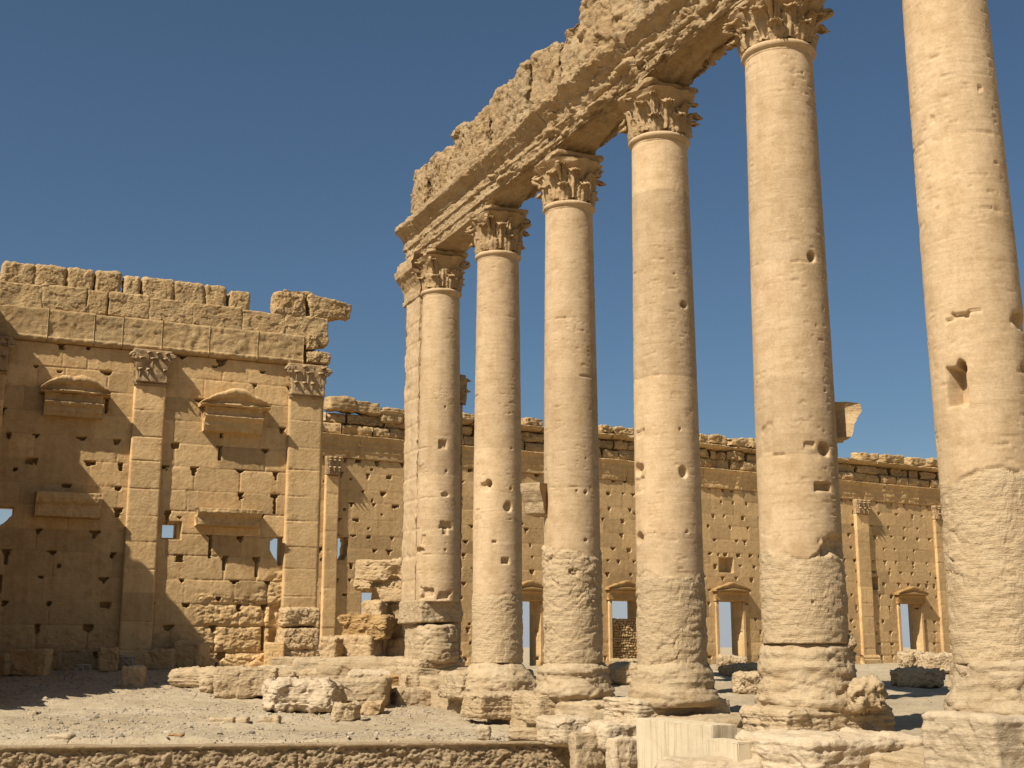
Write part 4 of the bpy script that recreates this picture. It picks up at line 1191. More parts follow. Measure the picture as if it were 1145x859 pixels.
# ------------------------------------------------------------------ far wall
BX0, BY0, BANG = 7.0, 80.6, math.atan2(5.6, 50.0)
def on_b(px, py):
    d = ray(px, py); nrm = np.array([-math.sin(BANG), math.cos(BANG)])
    t = (nrm @ (np.array([BX0, BY0]) - CAM[:2])) / (nrm @ d[:2]); P = CAM + d * t
    s = (P[:2] - [BX0, BY0]) @ np.array([math.cos(BANG), math.sin(BANG)])
    return s, P[2]
def wall_b():
    e = tag(link("far_wall", None, loc=(BX0, BY0, 0), rz=BANG), "long sunlit wall behind the colonnade, pitted with holes and pierced by pedimented doorways", 'wall', None, 'thing')
    sA, sB = -1.6, 68.0
    doors = []
    for (a, b, t, bt) in ((404, 447, 662, 742), (577, 603, 672, 744), (683, 713, 671, 746), (802, 829, 672, 748), (1005, 1028, 675, 742)):
        s0, zt = on_b(a, t); s1, _ = on_b(b, t); doors.append((s0, s1, .1, zt))
    win = []
    for (a, b, t, bt) in ((376, 389, 600, 626), (804, 820, 623, 640), (975, 983, 645, 659)):
        s0, z1 = on_b(a, t); s1, z0 = on_b(b, bt); win.append((s0, s1, z0, z1))
    def rm(X, Z): return sstep(2.6 - Z, 0, .5) * .25
    nx, nz, xs, zs, X, Z, Hh, T = ashlar(sA, sB, -.2, 13.78, .06, .98, 1.6, 17, holes=.95, hole_w=.185, hole_d=.24, groove=.010, gw=.04, off=.003, rough_mask=rm, rough_amp=.06, slots=.015, rnd=0.0, arris=.02)
    def op(A, B):
        r = np.zeros(A.shape, bool); n = .08 * fbm(np.stack([A * 2, B * 2, 0 * A], -1), 2, 16)
        for (a, b, c, d) in doors: r |= (A > a) & (A < b) & (B < d) & (B > c)
        a, b, c, d = win[0]; r |= (A > a) & (A < b + n - .25 * (d - B) * .5) & (B > c) & (B < d)
        a, b, c, d = win[1]; r |= False
        return r
    for (a, b, c, d) in win[1:]:
        m = (X > a) & (X < b) & (Z > c) & (Z < d); Hh = np.where(m, -.75, Hh)
    V, F, Tt = relief(nx, nz, X, Z, Hh, ~cells_open(xs, zs, op), 1.3, T)
    link("ashlar_face", to_mesh("ashlar_face", V, F, M_WALL, {'tone': Tt}), e)
    # beam, broken frieze, cornice: joined courses
    rs = np.random.RandomState(8)
    def course(name, z0, h, prof, bw, sd, amp, chunk, mat, gap=.03, dz=.0, skip=None, back=-1.2):
        mb = MB(); s = sA
        while s < sB:
            w = bw * rs.uniform(.6, 1.5); s2 = min(sB, s + w)
            if not (skip and skip(s, s2)):
                hh = h * (1 + dz * rs.uniform(-1, .3)); o_ = rs.uniform(-1, 1) * amp * 2
                V, F = moulding(s + gap / 2, s2 - gap / 2, [(p + o_, z0 + q * hh) for p, q in prof], sd + int(rs.rand() * 400), .09, amp, back=back, chunk=chunk)
                mb.add(V, F, rs.normal(0, .08))
            s = s2
        return build(mb, name, mat, e)
    course("architrave", 13.79, 1.55, [(.10, 0), (.14, .25), (.17, .26), (.20, .55), (.24, .57), (.28, .78), (.42, .90), (.45, .98), (.2, 1.0)], 3.2, 500, .03, .16, M_WALL, gap=.02)
    course("frieze", 15.36, .78, [(.0, .0), (.16, .08), (.2, .5), (.16, .9), (.05, 1.0)], 1.7, 600, .08, .5, M_WALLTOP, gap=.07, dz=.16)
    course("frieze", 16.14, .74, [(-.1, .0), (.06, .1), (.1, .5), (.06, .9), (-.1, 1.0)], 1.9, 640, .12, .7, M_WALLTOP, gap=.12, dz=.14)
    course("cornice", 16.88, .36, [(.15, 0), (.5, .25), (.62, .6), (.64, .9), (.4, 1.0)], 2.6, 700, .05, .35, M_WALLTOP, gap=.05, dz=.3, skip=lambda a, b: b < 4.5)
    # pilasters
    for pa, pb in ((361, 376), (956, 970), (1044, 1062)):
        s0, _ = on_b(pa, 600); s1, _ = on_b(pb, 600)
        nx, nz, xs, zs, X, Z, Hh, T = ashlar(s0, s1, .1, 12.55, .06, 1.3, 99, 31 + pa, holes=0, slots=0)
        V, F, Tt = relief(nx, nz, X, Z, Hh + .27, np.ones((nz - 1, nx - 1), bool), .2, T)
        p = link("pilaster", to_mesh("pilaster", V, F, M_WALL, {'tone': Tt + .05}), e)
        mb = MB(); xm = (s0 + s1) / 2; w = s1 - s0
        P, F = cube_grid(16); zz = (P[:, 2] + 1) / 2; nn = fbm(P * 2.5 + pa, 3, pa)
        k = 1 + .2 * sstep(zz, .3, 1)
        mb.add(np.stack([xm + P[:, 0] * w / 2 * k * (1 - .06 * nn), -.13 + P[:, 1] * .3 - .1 * zz + .06 * nn, 12.57 + zz * 1.2], 1), F)
        for tier, (zb, h, cnt) in enumerate(((12.58, .5, 3), (12.7, .85, 3), (13.0, .72, 3))):
            for q in range(cnt):
                xc = xm + ((q + .5) / cnt - .5) * w * 1.08
                def mp(tan, out, z, xc=xc): return np.stack([xc + tan, -(.42 + out), z], -1)
                mb.add(*leaf(mp, zb, h, w / cnt * 1.1, .22, pa + q, root=.02))
        build(mb, "pilaster_capital", M_CAP, p)
        mb = MB()
        V, F = moulding(s0 - .2, s1 + .2, [(.3, .05), (.52, .08), (.52, .42), (.45, .46), (.48, .62), (.4, .72), (.32, .82)], 33, .06, .015, back=.0); mb.add(V, F)
        build(mb, "pilaster_base", M_WALL, p)
    # doorways
    for i, (a, b, c, d) in enumerate(doors):
        if i == 0: continue
        fw = .26
        for (x0, x1) in ((a - fw, a - .005), (b + .005, b + fw)):
            P, F = cube_grid(10); V = np.stack([(x0 + x1) / 2 + P[:, 0] * (x1 - x0) / 2, -.02 + P[:, 1] * .14, (c + d) / 2 + P[:, 2] * (d - c) / 2], 1)
            V[:, :2] += .015 * fbm(V * 2, 3, i)[:, None]; fr = MB(); fr.add(V, F)
            build(fr, "door_jamb", M_WALL, e)
        mb = MB(); w = b - a + .9; x0, x1 = a - .55, b + .55; xm = (a + b) / 2
        V, F = moulding(x0 + .2, x1 - .2, [(.12, d), (.34, d + .02), (.36, d + .5), (.5, d + .66), (.5, d + .72)], 60 + i, .06, .015, back=-.1, chunk=.08); mb.add(V, F)
        n = 40; xs2 = np.linspace(x0, x1, n); t = (xs2 - x0) / (x1 - x0); top = d + .92 + .55 * (1 - np.abs(2 * t - 1)) + .03 * fbm(np.stack([xs2 * 3, 0 * xs2, 0 * xs2], -1), 2, i)
        rows = [np.stack([xs2, np.full(n, -o_), d + .73 + (top - d - .73) * f_], -1) for o_, f_ in ((.3, 0), (.55, 0), (.62, .3), (.5, .4), (.66, .75), (.70, 1), (-.1, 1.0))]
        rows.append(np.stack([xs2, np.full(n, .1), np.full(n, d + .73)], -1))
        V = np.stack(rows, 0); F = grid_faces(n, len(rows)); cl = len(rows) - 1; q = np.arange(n - 1)
        F = np.concatenate([F, np.stack([cl * n + q, cl * n + q + 1, q + 1, q], 1)]); mb.add(V.reshape(-1, 3), F)
        for aa, fl in ((0, 0), (n - 1, 1)):
            ring = V[:, aa]; cc = ring.mean(0); vv = np.concatenate([ring, cc[None]]); m_ = len(ring)
            qq = np.array([[k, (k + 1) % m_, m_, m_] for k in range(m_)]); mb.add(vv, qq if fl else qq[:, ::-1])
        build(mb, "pediment", M_ORANGE, e)
    # rubble infill of one doorway
    a, b, c, d = doors[2]; zt = on_b(700, 694)[1]
    mb = MB(); rr = random.Random(4); z = c
    P8, F8 = cube_grid(4)
    r = 0
    while z < zt:
        x = a - .1 + (r % 2) * .1
        while x < b + .05:
            w = rr.uniform(.16, .34); h = rr.uniform(.16, .24)
            nP = P8 / (np.linalg.norm(P8, axis=1, keepdims=True) ** .6)
            V = nP * np.array([w / 2, .16, h / 2]) * (1 + .12 * fbm(P8 * 1.5 + x * 7 + z, 2, 3))[:, None]
            mb.add(V + [x + w / 2, .30 + rr.uniform(-.04, .04), z + h / 2], F8, rr.uniform(-.3, .1)); x += w
        z += .19; r += 1
    V, F = stone(b - a, .5, zt - c - .05, 66, .03, .01, .02); V += [(a + b) / 2, .60, c]; mb.add(V, F, -.3)
    build(mb, "rubble_infill", M_WALLTOP, e)
    return e, doors
wb, DOORS = wall_b()

def b_point(s, out=0.0):
    c, sn = math.cos(BANG), math.sin(BANG)
    return np.array([BX0 + s * c + out * sn, BY0 + s * sn - out * c])

# loose stones along the far wall's top
FT = [(366, 446, 396, 463, "leftmost flat stone on the far wall's broken top, beside the left wall"), (392, 450, 424, 470, "long layered stone on the far wall's top, second from its left end"),
      (424, 459, 449, 482, "lumpy stone on the far wall's top just left of the pier"), (514, 478, 530, 494, "small stone on the far wall's top between pier and second column"),
      (583, 470, 605, 492, "dark stone on the far wall's top between second and third columns"),
      (668, 478, 682, 493, "left stone of the pair on the far wall's top between third and middle columns"), (683, 480, 706, 495, "right stone of the pair on the far wall's top between third and middle columns"),
      (776, 487, 790, 498, "first stone on the far wall's top right of the middle column"), (791, 489, 812, 499, "second stone on the far wall's top right of the middle column"),
      (813, 491, 835, 502, "third stone on the far wall's top right of the middle column"), (836, 492, 854, 503, "fourth stone on the far wall's top right of the middle column"),
      (956, 508, 982, 524, "largest stone on the far wall's top right of the second column from the right"), (983, 510, 1011, 525, "middle stone on the far wall's top in the right gap"),
      (1012, 513, 1034, 527, "third stone on the far wall's top in the right gap"), (1035, 515, 1060, 529, "fourth stone on the far wall's top, touching the nearest column")]
for i, (x0, y0, x1, y1, lab) in enumerate(FT):
    s, z = on_b((x0 + x1) / 2, y1)
    z = 17.18 if i > 2 else [16.86, 16.80, 16.3][i]
    d = (np.array([*b_point(s), z]) - CAM) @ _AX
    w = (x1 - x0) * d / _F * 1.10; h = max(.35, on_b((x0 + x1) / 2, y0)[1] - z)
    V, F = stone(w, 1.1, h, 520 + i, .16, .08, .07, .05, .15, n=16)
    p = b_point(s, -.1)
    o = link("coping_stone", to_mesh("coping_stone", V, F, M_WALLTOP), loc=(p[0], p[1], z), rz=BANG)
    tag(o, lab, 'stone block', "loose stones along the top of the far wall", 'thing')

# ------------------------------------------------------------------ foundation stones, fallen blocks, pile
PB = px_block
FG = "weathered foundation stones under the colonnade"
FB = "fallen blocks lying about the court"
# under the columns
PB("foundation_block", (487, 752, 597, 783), "broad layered foundation block directly under the second column from the left", 'stone block', FG, x=-1.25, dep=2.4, aligned='x', mat=M_ROUGH, seed=601, rnd=.22, jit=.08, rough=.09, bed=.07, chip=.15, sink=.1)
PB("foundation_block", (514, 778, 602, 807), "lower overhanging foundation block with dark shade beneath, left of the third column", 'stone block', FG, x=-1.75, dep=1.8, aligned='x', mat=M_ROUGH, seed=602, rnd=.15, jit=.06, rough=.07, bed=.06, chip=.12, sink=.0)
PB("foundation_slab", (573, 778, 692, 806), "pitted slab under the third column from the left", 'stone slab', FG, x=-1.3, dep=2.4, aligned='x', mat=M_ROUGH, seed=603, rnd=.2, jit=.06, rough=.07, bed=.05, chip=.12, sink=.15)
PB("foundation_slab", (672, 783, 818, 809), "wide eroded plinth slab under the scarred middle column", 'stone slab', FG, x=-1.25, dep=2.5, aligned='x', mat=M_PALE, seed=604, rnd=.2, jit=.05, rough=.06, bed=.06, chip=.14, sink=.15)
PB("foundation_slab", (826, 795, 1003, 834), "thick layered slab under the second column from the right", 'stone slab', FG, x=-1.3, dep=2.6, aligned='x', mat=M_ROUGH, seed=605, rnd=.25, jit=.05, rough=.09, bed=.09, chip=.15, sink=.1)
PB("foundation_slab", (820, 828, 1040, 880), "lowest ledge stone along the bottom edge, below the layered slab", 'stone slab', FG, x=-2.0, dep=2.6, aligned='x', mat=M_PALE, seed=606, rnd=.22, jit=.05, rough=.09, bed=.09, chip=.15, sink=.3)
PB("foundation_block", (1028, 802, 1240, 872), "big pale cracked block under the nearest column, in the bottom right corner", 'stone block', FG, x=-1.3, dep=2.4, aligned='x', mat=M_PALE, seed=607, rnd=.12, jit=.06, rough=.06, bed=.06, chip=.12, sink=.3)
PB("broken_base_piece", (925, 727, 957, 797), "upright broken chunk split off the base of the second column from the right", 'stone chunk', None, x=.35, dep=.6, mat=M_ROUGH, seed=608, rnd=.25, jit=.2, rough=.09, sink=.05)
PB("broken_base_piece", (946, 772, 988, 799), "knobbly chunk right of the split base of the second column from the right", 'stone chunk', None, x=.3, dep=.7, mat=M_ROUGH, seed=609, rnd=.3, jit=.15, rough=.10, sink=.1)
CG = "rough courses of the colonnade's footing"
for i, (ya, yb, za, zb_, lab) in enumerate([(13.5, 18.4, -1.9, -.42, "rough footing course beneath the nearest column, mostly hidden by the pale cracked block"),
        (18.4, 23.2, -1.9, -.32, "rough footing course under the second column from the right, below its layered slab"),
        (23.2, 28.3, -1.9, -.12, "rough footing course under the scarred middle column, behind the sawn blocks"),
        (28.3, 33.2, -1.5, .02, "rough footing course under the third column from the left"),
        (33.2, 38.2, -1.3, .10, "rough footing course under the second column from the left"),
        (38.2, 44.2, -1.0, .42, "rough footing course beneath the leftmost pier")]):
    V, F = stone(yb - ya + .1, 2.1, zb_ - za, 640 + i, .06, .02, .05, .05, .08, n=52)
    V = np.stack([-V[:, 1], V[:, 0], V[:, 2]], 1)
    tag(link("footing_course", to_mesh("footing_course", V, F, M_ROUGH), loc=(.25, (ya + yb) / 2, za)), lab, 'footing', CG, 'thing')
# row towards the left wall
PB("foundation_block", (416, 770, 499, 807), "large dark-footed block in the rubble row, left of the second column", 'stone block', FG, x=-2.0, dep=1.7, aligned='x', mat=M_ROUGH, seed=610, rnd=.17, jit=.08, rough=.08, bed=.04, chip=.12, sink=.05)
PB("foundation_block", (374, 760, 434, 794), "slanting block in the rubble row behind the whitish boulder", 'stone block', FG, ground=True, dep=1.5, mat=M_ROUGH, seed=611, rnd=.2, jit=.12, rough=.08, sink=.05)
PB("boulder", (298, 762, 383, 799), "large whitish boulder with a sharp ridge at the front of the rubble row", 'boulder', FB, ground=True, dep=1.6, mat=M_PALE, seed=612, rnd=.26, jit=.22, rough=.10, bed=.08, chip=.2, sink=.1)
PB("fallen_block", (240, 750, 308, 781), "squared ochre block with a crumbled left end, left of the whitish boulder", 'stone block', FB, ground=True, dep=1.3, mat=M_ROUGH, seed=613, rnd=.12, jit=.10, rough=.06, sink=.08)
PB("fallen_slab", (194, 745, 332, 771), "long pointed slab lying at the left end of the rubble row", 'stone slab', FB, ground=True, dep=1.5, mat=M_ROUGH, seed=614, rnd=.3, jit=.05, rough=.08, bed=.09, sink=.1, taper=(.75, .8))
PB("fallen_stone", (369, 788, 402, 808), "small pointed stone on the ground just right of the whitish boulder", 'stone', FB, ground=True, dep=.6, mat=M_ROUGH, seed=615, rnd=.22, jit=.25, rough=.06, sink=.06)
PB("fallen_stone", (222, 762, 240, 775), "small rounded stone tucked under the long pointed slab", 'stone', FB, ground=True, dep=.4, mat=M_ROUGH, seed=616, rnd=.35, jit=.2, rough=.05)
PB("foundation_block", (308, 752, 366, 772), "low block behind the whitish boulder's left half", 'stone block', FG, y=47.5, dep=1.6, mat=M_ROUGH, seed=617, rnd=.2, jit=.08, rough=.07, sink=.3)
PB("foundation_slab", (330, 738, 400, 757), "thick slab with a rounded top in front of the wall's corner pilaster", 'stone slab', FG, y=50.0, dep=1.8, mat=M_ROUGH, seed=618, rnd=.25, jit=.06, rough=.07, bed=.05, sink=.4)
PB("foundation_slab", (360, 739, 460, 771), "layered slab carrying the block pile", 'stone slab', FG, y=44.2, dep=2.8, mat=M_ROUGH, seed=619, rnd=.25, jit=.06, rough=.06, bed=.07, sink=.4)
PB("foundation_block", (434, 757, 468, 778), "small cube-like stone between the dark-footed block and the pier", 'stone block', FG, x=-1.5, dep=1.2, aligned='x', mat=M_ORANGE, seed=620, rnd=.18, jit=.1, rough=.06, sink=.1)
PB("foundation_block", (462, 756, 503, 785), "rough stone directly below the leftmost pier", 'stone block', FG, x=-1.2, dep=1.6, aligned='x', mat=M_ROUGH, seed=621, rnd=.2, jit=.1, rough=.08, sink=.1)
PB("foundation_slab", (425, 748, 545, 765), "long ledge under the leftmost pier's base", 'stone slab', FG, x=-1.0, dep=2.6, aligned='x', mat=M_ROUGH, seed=622, rnd=.2, jit=.05, rough=.06, bed=.05, sink=.2)
PB("foundation_slab", (296, 722, 318, 752), "square block at the foot of the left wall beside its corner pilaster", 'stone block', FG, y=YA - .9, dep=.9, mat=M_WALL, seed=623, rnd=.1, jit=.05, rough=.05, sink=.1)
PB("foundation_slab", (305, 737, 362, 753), "stepped plinth slab at the foot of the corner pilaster", 'stone slab', FG, y=YA - 1.6, dep=1.4, mat=M_ROUGH, seed=624, rnd=.15, jit=.05, rough=.05, sink=.25)
PB("rubble_slab", (392, 754, 452, 770), "flat pale slab above the slanting block, below the block pile", 'stone slab', FG, y=43.0, dep=1.2, mat=M_PALE, seed=625, rnd=.2, jit=.08, rough=.05, sink=.3)
PB("rubble_slab", (336, 752, 392, 769), "flat slab right behind the whitish boulder's peak", 'stone slab', FG, y=45.5, dep=1.4, mat=M_ROUGH, seed=626, rnd=.2, jit=.1, rough=.05, sink=.35)
PB("rubble_slab", (286, 748, 330, 763), "low pale slab behind the squared ochre block, nearing the wall's corner", 'stone slab', FG, ground=True, dep=1.2, mat=M_PALE, seed=627, rnd=.2, jit=.1, rough=.05)
PB("rubble_slab", (404, 786, 430, 800), "small wedge of stone between the whitish boulder and the dark-footed block", 'stone', FG, ground=True, dep=.7, mat=M_WARM, seed=628, rnd=.2, jit=.25, rough=.05)
# pile left of the pier
PG = "blocks piled beside the leftmost pier"
YP = 45.2
def pile(box, lab, name="piled_block", y=YP, dep=.9, mat=M_WARM, seed=1, **kw):
    a = dict(rz=-.35, rnd=.14, jit=.07, rough=.05, bed=.03, chip=.1, sink=.0); a.update(kw)
    return PB(name, box, lab, 'stone block', PG, y=y, dep=dep, mat=mat, seed=seed, **a)
pile((377, 714, 423, 741), "two-lobed bottom block of the pile, below the ochre beam", seed=631, dep=1.1)
pile((361, 715, 383, 741), "small upright block at the left end of the pile's foot", seed=632)
pile((421, 717, 436, 746), "narrow sunken block in the pile's foot, between two bigger ones", y=YP + .3, seed=633)
pile((432, 719, 456, 750), "rough block at the pile's foot touching the pier", y=YP + .1, seed=634)
pile((380, 694, 437, 719), "ochre beam-like block with a broken hollow front, in the middle of the pile", mat=M_ORANGE, seed=635, jit=.1, rough=.09, chip=.25)
pile((436, 695, 456, 721), "slim jamb stone standing in the slot beneath the pile's small cube", "jamb_stone", y=YP + .5, seed=636, rnd=.05)
pile((409, 674, 433, 696), "square block standing on the ochre beam's right half", seed=637)
pile((431, 674, 457, 697), "small cube stone between the standing square block and the pier", y=YP + .1, seed=638, rnd=.25)
pile((419, 649, 457, 675), "big smooth block near the pile's top, against the pier", seed=639, rnd=.08)
pile((401, 651, 421, 662), "thin flat stone under the left end of the pile's topmost block", seed=640, y=YP + .2)
pile((400, 629, 457, 652), "topmost block of the pile, long with a lump at each end", seed=641, rnd=.12, chip=.3)

# feet of the walls
FW = "fallen blocks at the foot of the left wall"
def foot(box, lab, seed, **kw):
    a = dict(ground=True, dep=.9, mat=M_WALL, rnd=.15, jit=.12, rough=.05, sink=.06); a.update(kw)
    return PB("fallen_block", box, lab, 'stone block', FW, seed=seed, **a)
foot((12, 728, 53, 757), "large squared block in shade, leftmost of those at the left wall's foot", 651)
foot((52, 728, 70, 750), "upright shaded block right of the large squared block at far left", 652)
foot((-10, 735, 12, 757), "dark shaded block cut by the left edge of the view", 653)
foot((72, 734, 92, 749), "small shaded block behind the left metal frame", 654)
foot((111, 726, 130, 752), "tilted slab-like block between the two metal frames", 655, rz=.3)
foot((138, 747, 161, 770), "short sunlit block with a hooked top, alone on the gravel", 656, mat=M_ROUGH, dep=.7)
foot((198, 721, 229, 750), "broad shaded block leaning left of the long pointed slab", 657, rz=-.2, jit=.25)
foot((168, 728, 196, 750), "low shaded block below the middle pilaster", 658)
# gravel strip and small stones
ST = "small stones half sunk in the gravel"
for i, (b, lab) in enumerate([((236, 803, 262, 811), "leftmost flat stone of the thin buried line in the gravel"), ((260, 804, 277, 811), "second flat stone of the thin buried line in the gravel"),
                              ((278, 803, 293, 810), "third flat stone of the thin buried line in the gravel"), ((292, 803, 312, 810), "rightmost flat stone of the thin buried line in the gravel"),
                              ((188, 819, 205, 829), "small brick-red stone near the rubble wall's edge"), ((52, 822, 81, 837), "half-buried rounded stone at lower left on the gravel"),
                              ((534, 814, 548, 827), "small whitish upright stone in front of the overhanging block"), ((570, 817, 612, 829), "low sandy stone at the right end of the gravel"),
                              ((32, 795, 44, 801), "small lone stone on the gravel near the left edge")]):
    PB("small_stone", b, lab, 'stone', ST, ground=True, dep=.45, mat=M_ORANGE if i == 4 else (M_PALE if i in (5, 6) else M_ROUGH), seed=670 + i, rnd=.25, jit=.12, rough=.03, sink=.05)
# right middle ground
RG = "fallen blocks beyond the colonnade"
for i, (b, lab) in enumerate([((1000, 752, 1052, 770), "long boat-shaped fallen block between the two nearest columns"), ((1032, 735, 1072, 755), "rounded fallen block at the far wall's foot, touching the nearest column"),
                              ((822, 757, 858, 779), "shaded fallen block right of the middle column's base"), ((803, 736, 834, 752), "rubble block closing the doorway right of the middle column"),
                              ((808, 745, 856, 757), "flat slab before the doorway right of the middle column"), ((681, 747, 714, 768), "rough fallen block between the third and middle columns"),
                              ((684, 739, 716, 750), "flat slab on the far ground between third and middle columns"), ((1006, 731, 1019, 746), "left stone in the far right doorway"), ((1017, 729, 1030, 746), "right stone in the far right doorway")]):
    kw = dict(ground=True)
    if i in (3,): kw = dict(y=on_ground(818, 750)[1] + 0.0)
    PB("fallen_block", b, lab, 'stone block', RG, dep=1.2 if i != 3 else .9, mat=M_ROUGH, seed=690 + i, rnd=.25, jit=.12, rough=.07, sink=.08, **kw)

# foreground: new blocks and smooth ledge rocks
def sawn(x, pxf, pxc, pxe, ytop, ybot, label):
    """pxf = far end of the long face, pxc = the near corner, pxe = far edge of the end face"""
    def solve(f, lo, hi, target):
        for _ in range(50):
            m = (lo + hi) / 2
            if f(m) > target: lo = m
            else: hi = m
        return m
    zt = -.3
    for _ in range(6):
        yc = solve(lambda y: proj([x, y, zt])[0], 8., 100., pxc)
        zt = solve(lambda z: -proj([x, yc, z])[1] * -1, -4., 2., ytop) if False else zt + (proj([x, yc, zt])[1] - ytop) / _F * 27
    yf = solve(lambda y: proj([x, y, zt])[0], 8., 100., pxf)
    zb = zt
    for _ in range(6): zb += (proj([x, yc, zb])[1] - ybot) / _F * 27
    w = (pxe - pxc) / abs(proj([x + 1, yc, zt])[0] - pxc)
    import bmesh
    bm = bmesh.new(); bmesh.ops.create_cube(bm, size=1.0)
    for v in bm.verts: v.co.x *= w; v.co.y *= yf - yc; v.co.z = (v.co.z + .5) * (zt - zb)
    bmesh.ops.bevel(bm, geom=list(bm.edges), offset=.018, segments=2, affect='EDGES')
    bmesh.ops.subdivide_edges(bm, edges=list(bm.edges), cuts=14, use_grid_fill=True)
    for v in bm.verts:
        q_ = np.array([[v.co.x * 2.3 + x, v.co.y * 2.3 + pxf, v.co.z * 2.3]]); n = fbm(q_, 3, 5)[0]; c_ = max(0.0, fbm(q_ * 1.7 + 4, 3, 9)[0] - .3); v.co += v.normal * float(.010 * n - .05 * c_ * (abs(v.co.x) > w * .47) * (abs(v.co.y) > (yf - yc) * .45))
    me = bpy.data.meshes.new("sawn_block"); bm.to_mesh(me); bm.free(); me.materials.append(M_CUT)
    tag(link("sawn_block", me, loc=(x + w / 2, (yc + yf) / 2, zb)), label, 'stone block', "new sawn blocks set into the foundation", 'thing')
sawn(-2.05, 711, 796, 824, 811, 885, "tall new pale block with saw marks set below the middle column's plinth")
sawn(-2.32, 789, 825, 846, 830, 856, "lower new stone step, right of the tall pale sawn block")
LG = "smooth pale ledge rocks in the foreground"
for i, (b, xx, lab) in enumerate([((655, 807, 716, 826), -1.9, "smooth pale rock directly left of the tall sawn block"), ((666, 814, 698, 842), -2.2, "squat rounded rock below the smooth pale rock, left of the sawn block"),
                                  ((690, 813, 716, 832), -2.1, "small rounded rock wedged beside the tall sawn block"), ((676, 826, 728, 885), -2.45, "big slanting rock at the bottom edge, left of the sawn block"),
                                  ((650, 822, 684, 870), -2.6, "rough brown rock at the right end of the rubble wall"), ((596, 803, 664, 829), -2.0, "flat smooth rock shelf at the right end of the gravel"),
                                  ((735, 856, 850, 905), -2.9, "pale rock edge at the bottom, below the sawn blocks")]):
    PB("ledge_rock", b, lab, 'rock', LG, x=xx, dep=.9, aligned='x' if i != 6 else False, mat=M_PALE if i != 4 else M_ROUGH, seed=710 + i, rnd=.30, jit=.14, rough=.06, bed=.05, chip=.1, sink=.2)

# low rubble wall in front
def kerb():
    L = np.linalg.norm((KB - KA)[:2]); nx = int((L + 8) / .03); h = 1.0
    xs = np.linspace(-8, L + .05, nx); zs = np.linspace(-h, 0, 48)
    X, Z = np.meshgrid(xs, zs)
    P = np.stack([X, Z, 0 * X], -1)
    W = P + .05 * np.stack([fbm(P * 4, 2, 3), fbm(P * 4 + 5, 2, 4), 0 * X], -1)
    v1, c1, f1 = facet(W * np.array([5.2, 7.5, 1]), 5, True); v2, c2, f2 = facet(W * np.array([13, 15, 1]), 6, True)
    Hh = (.02 + .05 * sstep(fbm(P * 1.3, 2, 44), -.2, .4)) * np.clip(1 - f1 * 1.25, 0, 1) + .05 * v1 + .03 * v2 + .02 * np.clip(1 - f2 * 1.2, 0, 1) + .05 * fbm(P * np.array([2.5, 4, 1]), 3, 45) + .03 * fbm(P * 14, 3, 9) - .10
    Hh *= sstep(-Z, .05, .13)
    Hh += .02 * sstep(Z, -.12, -.08)
    V, F, T = relief(nx, 48, X, Z, Hh, np.ones((47, nx - 1), bool), .45)
    V[:, 2] += .02 * fbm(V * np.array([1.2, 1, 0]), 3, 8) * (V[:, 2] > -.05)
    o = link("rubble_wall", to_mesh("rubble_wall", V, F, M_KERB), loc=(KA[0], KA[1], -.79), rz=math.atan2(KD[1], KD[0]))
    tag(o, "low rough rubble retaining wall along the bottom edge of the gravel", 'wall', None, 'thing')
M_KERB = stone_mat("rubble_concrete", (.50, .37, .22), (.41, .29, .165), (.28, .18, .095), bump=.9, strat=.0, stain_amt=.3, grey=.25, bscale=1.6)
kerb()

# metal frames
def frame(box, label, seed, flip=False):
    x0, y0, x1, y1 = box; P = on_ground((x0 + x1) / 2, y1); d = (P - CAM) @ _AX
    w = (x1 - x0) * d / _F; h = (y1 - y0) * d / _F
    e = tag(link("folding_trestle", None, loc=P, rz=-CAM_Y + (.25 if flip else -.2)), label, 'metal frame', "metal frames in the shade of the left wall", 'thing')
    def bar(nm, pts, r=.022):
        mb = MB(); V, F = tube(np.array(pts, float), r, 8); mb.add(V, F); build(mb, nm, M_METAL, e)
    for sy in (0, .55):
        bar("leg", [(-w * .5, sy, 0), (-w * .42, sy, h * .55), (-w * .1, sy, h)]) if not flip else bar("leg", [(-w * .5, sy, 0), (-w * .5, sy, h)])
        bar("leg", [(w * .5, sy, 0), (w * .42, sy, h)])
        bar("top_rail", [(-w * .12 if not flip else -w * .5, sy, h), (w * .44, sy, h)])
        bar("brace", [(-w * .45, sy, h * .3), (w * .45, sy, h * .95)], .016)
        bar("brace", [(w * .46, sy, h * .15), (-w * .1, sy, h * .98)], .016)
    bar("cross_bar", [(w * .42, 0, h), (w * .42, .55, h)], .018); bar("cross_bar", [(-w * .05, 0, h * .5), (-w * .05, .55, h * .5)], .018)
frame((70, 744, 94, 763), "left one of two grey metal frames, standing near the shaded fallen blocks", 1)
frame((128, 735, 148, 751), "right one of two grey metal frames, beside the tilted block", 2, True)

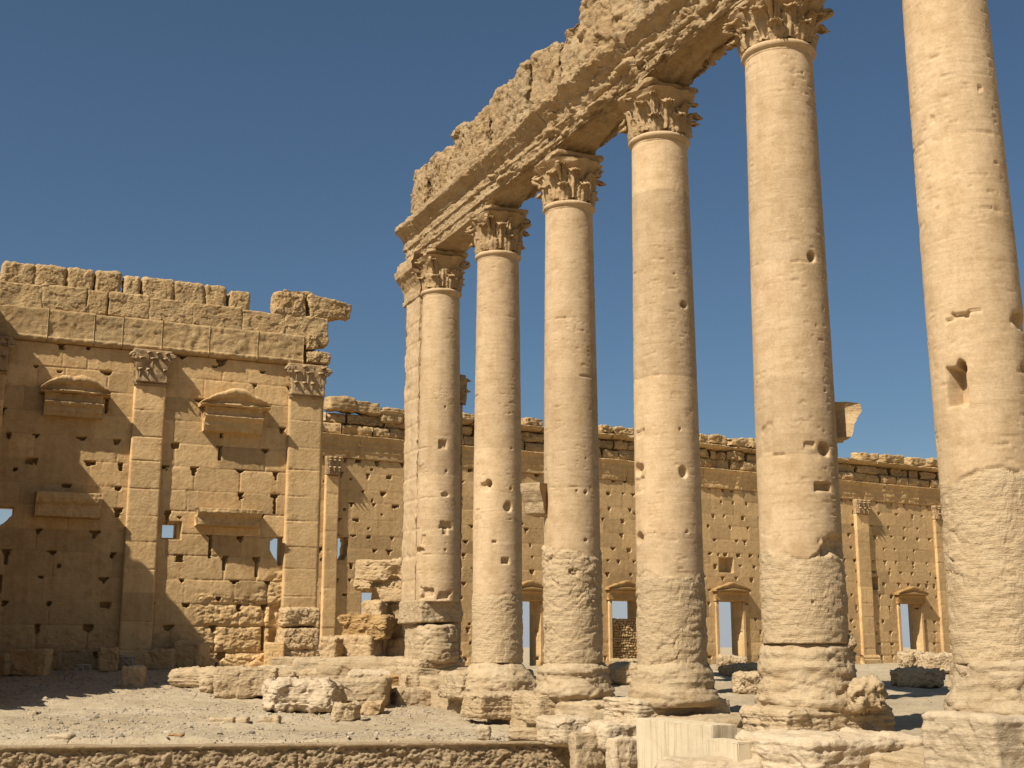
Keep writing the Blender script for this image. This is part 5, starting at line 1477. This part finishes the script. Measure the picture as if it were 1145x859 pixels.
# small bits of colour
P = on_x(746, 859.5, -2.85)
th = np.linspace(0, 2 * math.pi, 24, endpoint=False); ph = np.linspace(0, math.pi / 2, 8)
TH, PH = np.meshgrid(th, ph); V = np.stack([.17 * np.cos(PH) * np.cos(TH), .20 * np.cos(PH) * np.sin(TH), .12 * np.sin(PH)], -1)
cap = tag(link("red_cap", None, loc=(P[0], P[1], P[2] - .015)), "dark red cap lying on the pale rock at the bottom edge", 'cap', None, 'thing')
link("crown", to_mesh("crown", V.reshape(-1, 3), grid_faces(24, 8, True), M_RED), cap)
a = np.linspace(-1.1, 1.1, 14); Vb = []
for z in (0.0, .012):
    for rr_ in (.14, .27): Vb.append(np.stack([(rr_ * (1 - .12 * (rr_ > .2) * np.abs(a))) * np.cos(a), rr_ * .8 * np.sin(a), np.full(14, z)], 1))
Vb = np.concatenate(Vb); i = np.arange(13)
Fb = np.concatenate([np.stack([28 + i, 28 + i + 1, 42 + i + 1, 42 + i], 1)[:, ::-1], np.stack([i, i + 1, 14 + i + 1, 14 + i], 1), np.stack([14 + i, 14 + i + 1, 42 + i + 1, 42 + i], 1), np.stack([i, 28 + i, 28 + i + 1, i + 1], 1)])
link("visor", to_mesh("visor", Vb, Fb, M_RED), cap)
P = on_ground(1001, 829); V, F = stone(.22, .16, .07, 801, .3, .3, .02, 0, 0, n=8)
tag(link("plastic_scrap", to_mesh("plastic_scrap", V, F, M_BLUE), loc=(P[0], P[1], P[2])), "tiny blue plastic scrap in the gap between the two nearest columns", 'litter', None, 'thing')

# ------------------------------------------------------------------ gravel
def gravel():
    rs = np.random.RandomState(12)
    ico = []
    import bmesh
    bm = bmesh.new(); bmesh.ops.create_icosphere(bm, subdivisions=1, radius=1.0)
    bv = np.array([v.co[:] for v in bm.verts]); bf = np.array([[v.index for v in f.verts] for f in bm.faces]); bm.free()
    N = 27000
    x = np.concatenate([rs.uniform(-19, -.5, 23000), rs.uniform(0, 45, 4000)]); y = np.concatenate([28 + 32 * rs.uniform(0, 1, 23000) ** 1.5, rs.uniform(18, 84, 4000)])
    s_ = (x - KA[0]) * KN[0] + (y - KA[1]) * KN[1]
    ok = s_ < -.05
    dens = fbm(np.stack([x * .35, y * .35, 0 * x], -1), 2, 77); ok &= rs.uniform(-.8, .8, N) < dens + .15
    x, y = x[ok], y[ok]; n = len(x)
    size = .014 + .034 * rs.rand(n) ** 3 + .05 * (rs.rand(n) > .985)
    z = ground_z(x, y)
    A = rs.uniform(0, 6.28, n); sc = np.stack([size * rs.uniform(.8, 1.6, n), size * rs.uniform(.7, 1.2, n), size * rs.uniform(.5, .9, n)], 1)
    V = bv[None] * (1 + .22 * rs.normal(size=(n, len(bv), 1)).clip(-1.5, 1.5)) * sc[:, None]
    c, s = np.cos(A)[:, None], np.sin(A)[:, None]
    V = np.stack([V[..., 0] * c - V[..., 1] * s, V[..., 0] * s + V[..., 1] * c, V[..., 2]], -1) + np.stack([x, y, z + size * .2], 1)[:, None]
    T = (bf[None] + (np.arange(n) * len(bv))[:, None, None]).reshape(-1, 3)
    o = link("gravel", to_mesh("gravel", V.reshape(-1, 3), [], M_PEBBLE, None, False, T))
    tag(o, "small loose stones strewn over the dusty court", 'gravel', None, 'stuff')
gravel()
